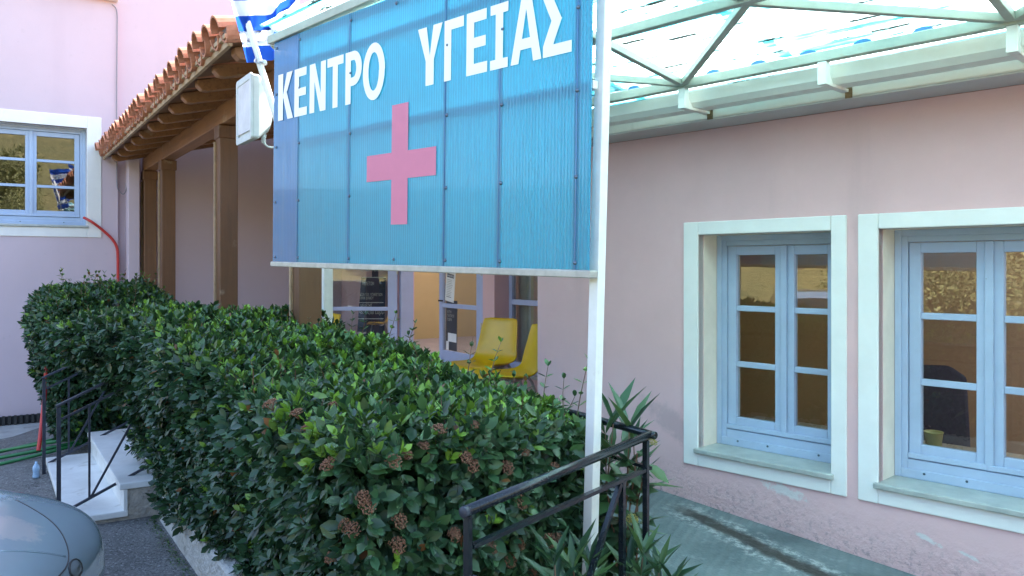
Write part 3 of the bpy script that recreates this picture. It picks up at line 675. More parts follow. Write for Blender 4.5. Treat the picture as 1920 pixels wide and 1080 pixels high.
mb = MB(); mb.quadgrid([[(hw-.1+i*.03, K+.33+.022*math.sin(i*1.1)+.012*math.sin(i*2.7), zz) for i in range(46)] for zz in (.4, 2.9)]); mb.build('curtain', 'curtain', w2, smooth=True)
MB().box(xa-.05, xb+.05, K-.55, K-.002, .2475, .46).build('door_step', 'marble', en, bevel=.01)
mb = MB(); mb.box(xa+.001, xa+.06, K+.02, K+.20, .46, 2.72); mb.box(xb-.06, xb-.001, K+.02, K+.20, .46, 2.72); mb.box(xa+.06, xb-.06, K+.02, K+.20, 2.655, 2.719)
mb.build('door_frame', 'door', en, bevel=.005)
def leaf(wd, panes, name='door'):
    zb, zt = .475, 2.65; st = .085; mb = MB(); mb.box(0, st, -.022, .022, zb, zt); mb.box(wd-st*1.4, wd, -.022, .022, zb, zt)
    for q0, q1 in panes['rails']: mb.box(st, wd-st*1.4, -.02, .02, q0, q1)
    d = mb.build(name, 'door', en, bevel=.004)
    for q0, q1 in panes['glass']: MB().box(st-.004, wd-st*1.4+.004, -.003, .003, q0, q1).build('pane', 'glass', d)
    return d
pn = {'rails': [(.475, .64), (1.03, 1.08), (1.575, 1.63), (2.10, 2.15), (2.57, 2.65)], 'glass': [(.64, 1.03), (1.08, 1.575), (1.63, 2.10), (2.15, 2.57)]}
d1 = leaf(1.0, pn)      # open outwards: hinge edge at its x=wd end
hx = Vector((xa+.03, K-.02, 0))
wa = math.atan2(-.02, 1)       # leaf runs along world +x
d1.rotation_euler = (0, 0, wa-P.ang+.0)
lv = Matrix.Rotation(wa-P.ang, 3, 'Z') @ Vector((1.0, 0, 0)); d1.location = hx-lv
pn2 = {'rails': [(.475, .62), (1.12, 1.17), (1.60, 1.66), (2.10, 2.15), (2.57, 2.65)], 'glass': [(.62, 1.12), (1.17, 1.60), (1.66, 2.10), (2.15, 2.57)]}
d2 = leaf(.98, pn2); d2.location = (xb-.065-.98, K+.05, 0)
for (dd, ss) in ((d1, 1.0), (d2, .98)):
    for zz in (.9, 1.5, 2.3): MB().tube([(ss+.008, -.03, zz), (ss+.008, -.03, zz+.09)], .012).build('hinge', 'chrome', dd)
    MB().bar((.045, -.05, 1.20), (.13, -.05, 1.20), .018, .018).build('handle', 'black_plastic', dd)
# hall behind, left open overhead out of view to let daylight in
mb = MB(); mb.box(-6.2, -1.6, 5.2, 5.27, .3, 4.0); mb.box(-6.2, -6.15, 2.95, 5.2, .3, 3.6); mb.box(-1.65, -1.6, 2.95, 5.2, .3, 3.6); mb.build('hall_wall', 'ochre', en)
MB().box(-6.2, -1.6, 2.945, 5.2, .2, .46).build('hall_floor', 'porch_floor', en)
mb = MB(); mb.prism([(-6.15, 5.29, 3.9), (-1.6, 5.29, 3.9), (-1.6, 6.9, 3.4), (-6.15, 6.9, 3.4)], (0, 0, .1)); mb.build('roof', 'tile', en)  # roof set back past the hall so sky light falls into it

# posters and notices on the glass
def text_obj(txt, size, parent_mat, name='lettering'):
    cu = bpy.data.curves.new(name, 'FONT'); cu.body = txt; cu.size = size; cu.extrude = .0004
    to = bpy.data.objects.new(name, cu); C.objects.link(to); dg_ = bpy.context.evaluated_depsgraph_get(); dg_.update()
    me = bpy.data.meshes.new_from_object(to.evaluated_get(dg_)); bpy.data.objects.remove(to)
    me.materials.clear(); me.materials.append(M[parent_mat]); o_ = bpy.data.objects.new(name, me); C.objects.link(o_); return o_
def placed(o_, base, loc, rz_):       # put a thing next to a door leaf (in world space), facing like it
    mw = Matrix.Translation(base.location) @ base.rotation_euler.to_matrix().to_4x4()
    pm = Matrix.Translation((P.o[0], P.o[1], 0)) @ Matrix.Rotation(P.ang, 4, 'Z')
    o_.matrix_world = pm @ mw @ Matrix.Translation(loc) @ Matrix.Rotation(rz_, 4, 'Y'); return o_
pt = bpy.data.objects.new('information_poster', None); C.objects.link(pt); tag(pt, 'navy poster with white lines reading 46.000,00 ευρώ behind the open door glass', 'poster')
mb = MB(); mb.prism([(0, 0, 0), (.36, 0, 0), (.38, 0, .80), (.06, 0, .80)], (0, .004, 0)); mb.build('sheet', 'poster', pt)
MB().box(.20, .28, .001, .005, .801, 1.25).build('upper_strip', 'poster', pt)
for zz, x0_, ln in ((.26, .02, .33), (.47, .03, .32), (.797, .07, .31)): MB().box(x0_, x0_+ln, -.0012, -.0003, zz, zz+.009).build('rule', 'paper', pt)
for txt, sz, x0_, zz in (('46.000,00 ευρώ', .062, .03, .325), ('ΜΕΛΕΤΗΣ', .04, .05, .415), ('ΔΗΜΟΥ ΛΕΣΒΟΥ', .045, .06, .88), ('ΜΕΛΕΤΩΝ', .04, .07, .70), ('ΚΩΝ ΤΕΧ. ΥΠΗΡΕΣΙΩΝ', .034, .045, .56), ('ΧΛΜ ΔΗΜΟΥ', .034, .05, .515)):
    lo = text_obj(txt, sz, 'paper'); lo.parent = pt; lo.rotation_euler = (math.pi/2, 0, 0); lo.scale = (.80, 1.5, 1); lo.location = (x0_, -.0012, zz)
placed(pt, d1, (.47, .008, .66), 0)
n1 = bpy.data.objects.new('paper_notice', None); C.objects.link(n1); tag(n1, 'white printed notice taped crookedly to the upper pane of the closed door', 'notice')
MB().box(0, .21, -.0012, 0, 0, .36).build('sheet', 'paper', n1)
MB().box(.02, .18, -.0022, -.0014, .28, .325).build('heading', 'ink', n1)
for i in range(11): MB().box(.025, .12+.06*random.random(), -.002, -.0014, .05+.02*i, .056+.02*i).build('line', 'poster_dark' if i == 0 else 'sign_frame', n1)
lo = text_obj('ΑΝΑΚΟΙΝΩΣΗ', .026, 'paper'); lo.parent = n1; lo.rotation_euler = (math.pi/2, 0, 0); lo.location = (.025, -.0024, .293)
placed(n1, d2, (.12, -.006, 1.205), .12)
n2 = bpy.data.objects.new('door_poster', None); C.objects.link(n2); tag(n2, 'dark narrow poster with white label on the lower pane of the closed door', 'poster')
MB().box(0, .26, -.0012, 0, -.0, .58).build('sheet', 'poster_dark', n2); MB().box(.05, .25, -.0022, -.0014, .10, .20).build('white_label', 'paper', n2); MB().box(.01, .07, -.0022, -.0014, .0, .10).build('white_label', 'paper', n2)
for i, t_ in enumerate(('ΙΑΣΗ', 'ΓΙΑΤΡΟΙ', 'ΤΩΡΑ')):
    lo = text_obj(t_, .045, 'sign_frame'); lo.parent = n2; lo.rotation_euler = (math.pi/2, 0, 0); lo.location = (.02, -.002, .43-.045*i)
placed(n2, d2, (.14, -.006, .63), .02)

# yellow chairs on the porch
def chair(x, y, rot, label):
    t = thing('plastic_chair', label, 'chair', None, (x, y, .247), rot, 'yellow plastic chairs on the porch'); t.scale = (1.08,)*3
    prof = [(-.235, .395), (-.215, .425), (-.15, .43), (0, .415), (.12, .42), (.17, .455), (.205, .53), (.235, .64), (.262, .75), (.275, .80), (.29, .806)]   # faces -y
    mb = MB(); rows = []
    for i, (yy, zz) in enumerate(prof):
        wd = .215 if i < 5 else .215-.012*(i-5); rows.append([(wd*q, yy+(-.035*abs(q)**3 if i > 5 else 0), zz+(.035*abs(q)**3 if i <= 5 else .01*abs(q)**3)-(.02 if i in (0, 10) and abs(q) > .8 else 0)) for q in (-1, -.93, -.8, -.5, -.2, .2, .5, .8, .93, 1)])
    mb.quadgrid(rows)
    # turned-down rim
    o_ = mb.build('seat_shell', 'yellow', t, smooth=True); sm = o_.modifiers.new('thick', 'SOLIDIFY'); sm.thickness = .012; ss = o_.modifiers.new('sub', 'SUBSURF'); ss.levels = ss.render_levels = 1
    for sx_ in (-1, 1):
        MB().tube(catmull([(sx_*.19, -.2, 0), (sx_*.17, -.17, .40), (sx_*.16, .0, .405), (sx_*.17, .13, .40), (sx_*.2, .22, 0)], 6), .011).build('leg', 'chrome', t)
    return t
chair(-.25, 7.30, P.ang+.42, 'yellow plastic chair nearest the closed door on the porch')
chair(-.03, 6.55, P.ang-.30, 'yellow plastic chair half hidden behind the corner of the pink wall')
chair(-2.05, 8.05, P.ang, 'yellow plastic chair glimpsed through leaves beside a brown porch post')
t = thing('side_table', 'low grey table standing between two yellow chairs', 'table', None, (-.13, 7.0, .247), P.ang)
MB().box(-.22, .22, -.2, .2, .40, .43).build('table_top', 'grey_table', t, bevel=.006)
for i, j in ((-1, -1), (1, -1), (1, 1), (-1, 1)): MB().tube([(i*.19, j*.17, 0), (i*.19, j*.17, .40)], .012).build('leg', 'chrome', t)

# ================================================================== STEPS AND RAILINGS ON THE LEFT
stp = thing('entrance_steps', 'two white marble steps with rough rendered side leading up to the porch', 'steps', P)
s0, s1, k0 = .37, 2.26, -1.375
MB().box(-s1, -s0, k0, k0+.35, .025, .065).build('tread', 'marble', stp, bevel=.006)
MB().box(-s1-.0, -s0, k0+.30, k0+.68, .195, .235).build('tread', 'marble', stp, bevel=.006)
MB().box(-s1+.01, -s0-.002, k0+.325, k0+.345, .066, .194).build('riser', 'marble', stp)
mb = MB(); mb.box(-s1+.02, -s0-.02, k0+.03, k0+.68, -.4, .024); mb.box(-s1+.02, -s0-.02, k0+.346, k0+.68, .025, .194); mb.build('flank', 'flank', stp)
def stair_rail(x, label):
    t = thing('stair_railing', label, 'railing', P, group='stair railings'); sl = .46; y0 = k0-.02
    h = lambda y: .735+sl*(y-y0)
    MB().bar((x, y0-.015, h(y0-.015)), (x, y0+1.0, h(y0+1.0)), .036, .014).build('handrail', 'iron_old', t, bevel=.002)
    MB().bar((x, y0, -.12), (x, y0, h(y0)-.012), .024, .024, (1, 0, 0)).build('post', 'iron_old', t)
    MB().bar((x, y0+.95, .2), (x, y0+.95, h(y0+.95)-.012), .024, .024, (1, 0, 0)).build('post', 'iron_old', t)
    MB().bar((x, y0+.015, h(y0)-.09), (x, y0+.93, h(y0+.93)-.09), .014, .014).build('upper_bar', 'iron_old', t)
    MB().bar((x, y0+.03, .06), (x, y0+.93, .06+sl*.9), .016, .016).build('lower_bar', 'iron_old', t)
    yb = y0+.17; zb = .06+sl*.14
    MB().bar((x, yb, zb+.008), (x, yb, h(yb)-.10), .013, .013, (1, 0, 0)).build('baluster', 'iron_old', t)
    MB().bar((x, yb+.012, zb+.012), (x, yb+.42, h(yb+.42)-.10), .013, .013).build('diagonal', 'iron_old', t)
    return t
stair_rail(-.56, 'dark iron stair railing on the near side of the steps running into the hedge')
stair_rail(-2.06, 'dark iron stair railing on the far side of the steps beside the red hose')
mt = MB().box(-.12, .30, -.25, .22, 0, .012).build('black_slab', 'rubber', bevel=.003); mt.location = (-3.02, 4.72, .003); mt.rotation_euler = (0, 0, P.ang+.2); tag(mt, 'thin black slab lying on the asphalt below the lowest marble step', 'mat')  # thin black slab for a dark patch on the ground

# ================================================================== PLANTER
KF, KB = -.86, .22
pl = thing('planter', 'low rough stuccoed planter wall under the long hedge', 'planter', P)
mb = MB()
def wob(a_, b_, n_=14): return [a_+(b_-a_)*i/n_ for i in range(n_+1)]
mb.box(-.30, 3.32, KF, KF+.14, -.2, .215); mb.box(3.18, 3.32, KF+.14, KB+.02, -.2, .215); mb.box(-.30, 3.18, KB-.10, KB+.02, -.2, .33); mb.box(-.30, -.16, KF+.14, KB-.10, -.2, .215)
o = mb.build('stucco_wall', 'stucco', pl, bevel=.02)
MB().box(-.16, 3.18, KF+.14, KB-.10, -.1, .18).build('soil', 'soil', pl)

# ramp railing
rl = thing('ramp_railing', 'black iron railing with round handrail at the near end of the hedge', 'railing')
na, fb = Vector((-.123, 2.05, .971)), Vector((.494, 2.85, 1.0015)); dv = fb-na
MB().tube([na, na+dv*.5, fb], .0145, 14).build('handrail', 'iron', rl, smooth=True)
dd = Vector((-.55, .835, .0)); e2 = fb+dd*2.2+Vector((0, 0, .02))
MB().tube(catmull([fb+Vector((.0, .0, .0)), fb+dd*.02+Vector((0, 0, .001)), fb+dd*.5+Vector((0, 0, .008)), e2], 6), .0142, 14).build('return_handrail', 'iron', rl, smooth=True)
for t_, q in ((na, -.012), ): MB().lathe(na-dv.normalized()*.004, [(.0, -.001), (.0145, -.0005), (.0150, .001), (.0150, .018), (.0145, .018)], 14, dv.normalized()).build('end_cap', 'iron_old', rl, smooth=True)
def rp(f, z): q = na+dv*f; return Vector((q.x, q.y, z))
zt = lambda f: (na+dv*f).z-.014
MB().bar(rp(.015, .2), rp(.015, zt(.015)), .017, .017, dv).build('post', 'iron', rl)
MB().bar(rp(.965, .2), rp(.965, zt(.965)), .018, .018, dv).build('post', 'iron', rl)
MB().bar(rp(.80, .2), rp(.80, .882), .018, .018, dv).build('post', 'iron', rl)
lowz = lambda f: .895+.022*f-.02
MB().bar(rp(.03, lowz(0)), rp(.95, lowz(1)-.012), .018, .012).build('middle_bar', 'iron', rl)
MB().bar(rp(.785, lowz(.8)-.02), rp(.52, .52), .016, .016).build('diagonal', 'iron', rl)
MB().bar(rp(.04, .79), rp(.46, .50), .014, .014).build('diagonal', 'iron', rl)
MB().bar(rp(.03, .36), rp(.95, .36), .016, .012).build('bottom_bar', 'iron', rl)
q = fb+dd*1.2; MB().bar(Vector((q.x, q.y, .2)), Vector((q.x, q.y, 1.0)), .018, .018, dd).build('post', 'iron', rl)
MB().bar(fb+Vector((0, 0, -.12)), e2+Vector((0, 0, -.12)), .016, .012).build('return_bar', 'iron', rl)

# ================================================================== FOLIAGE
LV = np.array([[0, 0, 0], [.28, -.36, .035], [.62, -.40, .02], [1, 0, -.06], [.62, .40, .02], [.28, .36, .035], [.30, 0, -.035], [.64, 0, -.05]], float)
LV[:, 1] *= .62
LF = [(0, 1, 6), (0, 6, 5), (1, 2, 7, 6), (6, 7, 4, 5), (2, 3, 7), (7, 3, 4)]
OV = np.array([[0, 0, 0], [.25, -.07, .02], [.55, -.088, .0], [1, 0, -.10], [.55, .088, .0], [.25, .07, .02], [.28, 0, -.012], [.6, 0, -.04]], float)
def unit(a): return a/np.maximum(1e-9, np.linalg.norm(a, axis=1, keepdims=True))
def leaves_mesh(name, pos, fwd, nrm, size, tint, shade, LVv=LV, m='leaf'):
    n = len(pos); f = unit(fwd); s_ = unit(np.cross(nrm, f)); nn = np.cross(f, s_)
    v = pos[:, None, :]+size[:, None, None]*(LVv[None, :, 0:1]*f[:, None, :]+LVv[None, :, 1:2]*s_[:, None, :]+LVv[None, :, 2:3]*nn[:, None, :])
    v = v.reshape(-1, 3); k = len(LVv); fl = np.concatenate([np.array(q) for q in LF]); lens = np.array([len(q) for q in LF])
    loops = (fl[None, :]+k*np.arange(n)[:, None]).ravel(); lt = np.tile(lens, n); ls = np.concatenate([[0], np.cumsum(lt)[:-1]])
    me = bpy.data.meshes.new(name); me.vertices.add(len(v)); me.vertices.foreach_set('co', v.ravel())
    me.loops.add(len(loops)); me.loops.foreach_set('vertex_index', loops.astype(np.int32)); me.polygons.add(len(lt)); me.polygons.foreach_set('loop_start', ls.astype(np.int32))
    at_ = me.color_attributes.new('tint', 'FLOAT_COLOR', 'POINT'); c = np.ones((n, k, 4)); c[:, :, 0] = tint[:, None]; c[:, :, 1] = shade[:, None]; c[:, :, 2] = (np.random.default_rng(n).random(n) < .007)[:, None]; at_.data.foreach_set('color', c.ravel().astype(np.float32))
    me.update(); me.validate(); me.polygons.foreach_set('use_smooth', [True]*len(me.polygons)); me.materials.append(M[m]); return me
def vnoise(p, sc, seed=0):      # cheap smooth noise
    r = np.random.default_rng(seed); out = np.zeros(len(p))
    for i in range(6):
        d = r.normal(size=3); d /= np.linalg.norm(d); out += np.sin(p@d*sc*(1+.45*i)+r.uniform(0, 6.28))/(1+.4*i)
    return out/2.6
class Hedge:
    """rounded box in the porch frame: x in [x0,x1], y between yf and yb, top rising with -x"""
    def __init__(s, x0, x1, yf, yb, zb, top, r): s.a = (x0, x1, yf, yb, zb, top, r)
    def surf(s, n, rng):
        x0, x1, yf, yb, zb, top, r = s.a
        ar = np.array([(x1-x0)*1.0, (x1-x0)*.8, (x1-x0)*(yb-yf), (yb-yf)*1.05, (yb-yf)*1.05]); ar = ar*np.array([1.15, .7, 1.1, 1.25, 1.1]); pr = ar/ar.sum()
        f = rng.choice(5, n, p=pr); U, V = rng.random(n), rng.random(n); u = np.empty((n, 3))
        u[:, 0] = np.where(f == 3, 1, np.where(f == 4, 0, U)); u[:, 1] = np.where(f == 0, 0, np.where(f == 1, 1, np.where(f == 2, V, U)))
        u[:, 2] = np.where(f == 2, 1, V); return s.place(u)
    def place(s, u, depth=0):
        x0, x1, yf, yb, zb, top, r = s.a
        x = x0+(x1-x0)*u[:, 0]; yf_ = yf(x) if callable(yf) else yf+0*x; yb_ = yb(x) if callable(yb) else yb+0*x
        zt = top(x); y = yf_+(yb_-yf_)*u[:, 1]; z = zb+(zt-zb)*u[:, 2]; p = np.stack([x, y, z], 1)
        inner = np.stack([np.clip(x, x0+r, x1-r), np.clip(y, yf_+r, yb_-r), np.clip(z, zb+r*.4, zt-r)], 1)
        d = p-inner; nr = unit(d); p = inner+nr*r; return p, nr
def make_hedge(H, nshoot, root, size, seed, fill, young=.5, bul=None):
    rng = np.random.default_rng(seed); p, nr = H.surf(nshoot, rng)
    disp = .07*vnoise(p, 4.2, seed)+.055*vnoise(p, 11, seed+1)
    if bul is not None: p = p+bul(p, nr)
    dep = rng.random(nshoot)**1.6*.15
    p = p+nr*(disp-dep+.02)[:, None]
    up = np.array([0, 0, 1.]); ax = unit(nr*.75+up*.45+rng.normal(size=(nshoot, 3))*.38)
    yo = np.clip((rng.random(nshoot) < (.06+young*np.clip(nr[:, 2], 0, 1))).astype(float)*(dep < .05), 0, 1)
    out = [[] for _ in range(6)]
    npair = 3
    for j in range(npair):
        a0 = rng.random(nshoot)*6.28; t1 = unit(np.cross(ax, rng.normal(size=(nshoot, 3)))); t2 = np.cross(ax, t1)
        for sgn in (1, -1):
            o = (t1*np.cos(a0)[:, None]+t2*np.sin(a0)[:, None])*sgn; spread = np.where(yo > 0, .55, 1.0-.25*j)*(.8+.4*rng.random(nshoot))
            f = unit(ax*(.55+.25*j)+o*spread[:, None]-up*((.10+.75*rng.random(nshoot)*np.clip(1-1.3*np.clip(nr[:, 2], 0, 1), 0, 1))*(1-yo))[:, None]); n_ = unit(ax*1.0-o*.35+nr*.6+up*.25+rng.normal(size=(nshoot, 3))*.25)
            sz = size*(.5+.8*rng.random(nshoot)**1.2)*np.where(yo > 0, .80, 1.0)*(1-.08*j)
            out[0].append(p+ax*(.012*j+.0*sgn)); out[1].append(f); out[2].append(n_); out[3].append(sz)
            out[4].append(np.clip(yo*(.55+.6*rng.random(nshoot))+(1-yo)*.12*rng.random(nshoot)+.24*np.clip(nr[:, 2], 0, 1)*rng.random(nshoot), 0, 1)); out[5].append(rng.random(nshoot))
    # inner fill, coloured darker to deepen the shade inside the hedge
    q, qn = H.surf(fill, rng)
    if bul is not None: q = q+bul(q, qn)
    q = q-qn*(.09+.16*rng.random(fill))[:, None]
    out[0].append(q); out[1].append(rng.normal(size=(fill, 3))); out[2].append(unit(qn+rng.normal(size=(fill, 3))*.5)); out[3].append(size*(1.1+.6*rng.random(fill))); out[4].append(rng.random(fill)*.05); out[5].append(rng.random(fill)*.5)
    A = [np.concatenate(k) for k in out]
    # the leaves that show largest become objects of their own
    nsh = nshoot*npair*2; wp = np.stack([P.o[0]+P.x[0]*A[0][:nsh, 0]+P.y[0]*A[0][:nsh, 1], P.o[1]+P.x[1]*A[0][:nsh, 0]+P.y[1]*A[0][:nsh, 1], A[0][:nsh, 2]], 1)
    view = np.array([0, 0, 1.6])-wp; dist = np.linalg.norm(view, axis=1); vl = np.stack([view@np.array([*P.x, 0]), view@np.array([*P.y, 0]), view[:, 2]], 1)/dist[:, None]
    face = np.abs((unit(A[2][:nsh])*vl).sum(1)); dp = np.tile(dep, npair*2); score = A[3][:nsh]/dist*(.3+face)*(dp < .03)
    pyv = 500-(wp[:, 2]-1.6)/wp[:, 1]*1500; pxv = 960+wp[:, 0]/wp[:, 1]*1500; nl = np.tile((nr*vl[:nshoot]).sum(1), npair*2)
    score *= (pyv < 1075)*(pxv > 0)*(pxv < 1915)*(nl > .1)
    pick = np.argsort(-score)[:290]; keep = np.ones(len(A[0]), bool); keep[pick] = False
    me = leaves_mesh('foliage', *[k[keep] for k in A]); o = bpy.data.objects.new('foliage', me); C.objects.link(o); o.parent = root; o['kind'] = 'stuff'
    base = []
    for b in range(8):
        base.append(leaves_mesh('leaf', np.zeros((1, 3)), np.array([[1., 0, 0]]), np.array([[0, 0, 1.]]), np.ones(1), np.array([(.03, .08, .15, .05, .10, .55, .75, .9)[b]]), np.array([(.2, .5, .8, .9, .35, .4, .6, .8)[b]])))
    for i in pick:
        f = Vector(A[1][i]).normalized(); n_ = Vector(A[2][i]); y = n_.cross(f).normalized(); z_ = f.cross(y)
        b = random.randrange(5) if A[4][i] < .4 else 5+random.randrange(3)
        lo = bpy.data.objects.new('leaf', base[b]); C.objects.link(lo); lo.parent = root
        lo.matrix_local = Matrix.Translation(Vector(A[0][i])) @ Matrix((f, y, z_)).transposed().to_4x4() @ Matrix.Scale(float(A[3][i]), 4)
    return rng
def sprigs(H, n, root, size, seed, lo=.08, hi=.2, only=None, bul=None, at=None):
    rng = np.random.default_rng(seed); u = np.stack([rng.random(n), rng.random(n), np.ones(n)], 1) if at is None else at
    p, nr = H.place(u); n = len(p)
    if bul is not None: p = p+bul(p, nr)
    P_, F, N_, Sz, T, Sh = [], [], [], [], [], []; mb = MB()
    for i in range(n):
        ln = rng.uniform(lo, hi); lean = np.array([rng.normal()*.18, rng.normal()*.18, 1]); b = p[i]-np.array([0, 0, .06])
        pts = [b+lean*ln*1.3*t+np.array([.03*math.sin(t*2+i), .02*math.cos(t*3+i), 0])*t for t in (0, .25, .5, .75, 1)]
        mb.tube(pts, [.0028, .0025, .0022, .0018, .0012], 5)
        yo = rng.random() < .45; k = max(2, int(ln/.045))
        for j in range(k+1):
            t = 1-j*.8/(k+1); c = b+lean*ln*1.3*t+np.array([.03*math.sin(t*2+i), .02*math.cos(t*3+i), 0])*t; a0 = j*1.57+i
            for sg_ in (1, -1):
                o = np.array([math.cos(a0)*sg_, math.sin(a0)*sg_, 0]); P_.append(c); F.append(o*(1 if j else .55)+np.array([0, 0, .55 if j else 1.0])+rng.normal(size=3)*.12); N_.append(np.array([0, 0, 1])-o*.4)
                Sz.append(size*rng.uniform(.6, 1.05)*(.8 if j == 0 else 1)); T.append(rng.uniform(.35, .9) if yo else rng.uniform(.03, .3)); Sh.append(rng.random())
    me = leaves_mesh('sprig_leaves', np.array(P_), np.array(F), np.array(N_), np.array(Sz), np.array(T), np.array(Sh)); o = bpy.data.objects.new('sprig_leaves', me); C.objects.link(o); o.parent = root; o['kind'] = 'stuff'
    s_ = mb.build('sprig_stems', 'stem', root); s_['kind'] = 'stuff'
def hedge_stems(H, n, root, seed):
    rng = np.random.default_rng(seed); mb = MB(); x0, x1, yf, yb, zb, top, r = H.a
    for i in range(n):
        x = rng.uniform(x0+.15, x1-.15); b = np.array([x, (yf+yb)/2+rng.normal()*.12, zb-.1])
        for j in range(3):
            e = b+np.array([rng.uniform(-.25, .25), rng.uniform(-.2, .2), rng.uniform(.5, .8)]); m_ = (b+e)/2+rng.normal(size=3)*.04; mb.tube(catmull([b, m_, e], 3), [.011, .010, .009, .008, .006, .004, .003], 5)
    o = mb.build('branches', 'bark', root); o['kind'] = 'stuff'

hg = thing('clipped_hedge', 'long clipped laurustinus hedge with brown dry flower heads under the blue sign', 'hedge', P)
top1 = lambda x: 1.10-.062*(x-2.4)+.0*x
H1 = Hedge(-.98, 3.0, -.92, .22, .20, lambda x: np.interp(x, [-.98, -.1, .5, 1.1, 1.7, 2.4, 3], [1.25, 1.24, 1.19, 1.14, 1.11, 1.08, 1.06]), .12)
def bul1(p, n):       # belly over the steps at the far end, and droop over the planter wall
    t = np.clip((.0-p[:, 0])/.7, 0, 1); h = np.clip((p[:, 2]-.45)/.6, 0, 1); d = np.zeros_like(p); fr = np.clip(-n[:, 1], 0, 1)
    d[:, 1] -= fr*(.44*t*h+.05*h-.07*(1-h)*(1-t)); d[:, 0] -= np.clip(-n[:, 0], 0, 1)*.12*h; d[:, 0] += np.clip((p[:, 0]-2.0)/.9, 0, 1)*(-.03-.22*(p[:, 1]+.35))
    far = np.clip((-.1-p[:, 0])/.6, 0, 1); d[:, 2] += far*(1-h)*.10; d[:, 2] -= .08*(p[:, 1]+.35)*np.clip((p[:, 2]-.6)/.4, 0, 1); return d
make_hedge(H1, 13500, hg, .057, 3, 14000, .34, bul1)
sprigs(H1, 240, hg, .05, 5, .03, .11, bul=bul1)
sprigs(H1, 10, hg, .05, 8, .14, .24, bul=bul1, at=np.array([[x, y, 1] for x, y in ((.62, .9), (.70, .95), (.78, .88), (.90, .92), (.95, .97), (.40, .9), (.45, .95), (.33, .95), (.55, .9), (.97, .85))]))
hedge_stems(H1, 14, hg, 4)
# dry flower heads
def flower_mesh():
    rng = np.random.default_rng(2); mb = MB()
    for i in range(95):
        a0, r_ = rng.random()*6.28, math.sqrt(rng.random())*.024; c = Vector((r_*math.cos(a0), r_*math.sin(a0), .016-.010*(r_/.024)**2+rng.normal()*.002)); s_ = .0027
        mb.lathe(c, [(0, -s_), (s_*.9, -.3*s_), (s_*.8, .5*s_), (0, s_)], 5)
    for i in range(8):
        a0 = i*.785; mb.tube([(0, 0, -.02), (.016*math.cos(a0), .016*math.sin(a0), .012)], .0009, 4, False)
    return mb
fm = flower_mesh(); f0 = None
hb = [(501,752),(562,768),(574,791),(619,857),(680,922),(640,993),(660,1011),(612,1047),(698,964),(763,974),(752,1017),(747,868),(778,863),(810,844),(831,802),(882,851),(894,868),(865,993),(723,757),(636,751),(964,877),(994,839),(1050,867),(987,936),(864,1000),(935,1022),(989,1018),(968,1049),(1040,1004),(1058,1012),(1011,1076),(890,788)]
samp, sn = H1.surf(60000, np.random.default_rng(99)); samp = samp+bul1(samp, sn)+sn*(.07*vnoise(samp, 4.2, 3)+.055*vnoise(samp, 11, 4)+.025)[:, None]
sw_ = np.stack([P.o[0]+P.x[0]*samp[:, 0]+P.y[0]*samp[:, 1], P.o[1]+P.x[1]*samp[:, 0]+P.y[1]*samp[:, 1], samp[:, 2]], 1)
spx = np.stack([960+sw_[:, 0]/sw_[:, 1]*1500, 500-(sw_[:, 2]-1.6)/sw_[:, 1]*1500], 1)
for (fx, fy) in hb:
    d2_ = (spx[:, 0]-fx)**2+(spx[:, 1]-fy)**2; cand = np.where(d2_ < 400)[0]
    if len(cand) == 0: continue
    i = cand[np.argmin(sw_[cand, 1])]; up_ = Vector(sn[i])*.8+Vector((0, 0, .7)); qq = Vector((0, 0, 1)).rotation_difference(up_)
    if f0 is None: f0 = fm.build('flower_head', 'flower', hg); fo = f0
    else: fo = copy(f0, hg)
    fo.location = Vector(samp[i])+Vector(sn[i])*.012; fo.rotation_mode = 'QUATERNION'; fo.rotation_quaternion = qq; fo.scale = (1.0*random.uniform(.75, 1.15),)*3

hg2 = thing('dense_shrub', 'dense dark green shrub beyond the marble steps against the left building', 'shrub', P)
H2 = Hedge(-4.02, -2.42, -1.34, -.25, .12, lambda x: 1.36+0*x+.05*np.sin(x*3), .28)
def bul2(p, n):
    h = np.clip((p[:, 2]-.2)/.9, 0, 1); d = np.zeros_like(p); d[:, 1] -= np.clip(-n[:, 1], 0, 1)*(-.12+.20*h); d[:, 0] += np.clip(n[:, 0], 0, 1)*(-.1+.14*h); return d
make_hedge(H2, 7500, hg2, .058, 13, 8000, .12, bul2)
sprigs(H2, 55, hg2, .055, 15, .06, .2, bul=bul2); hedge_stems(H2, 10, hg2, 14)

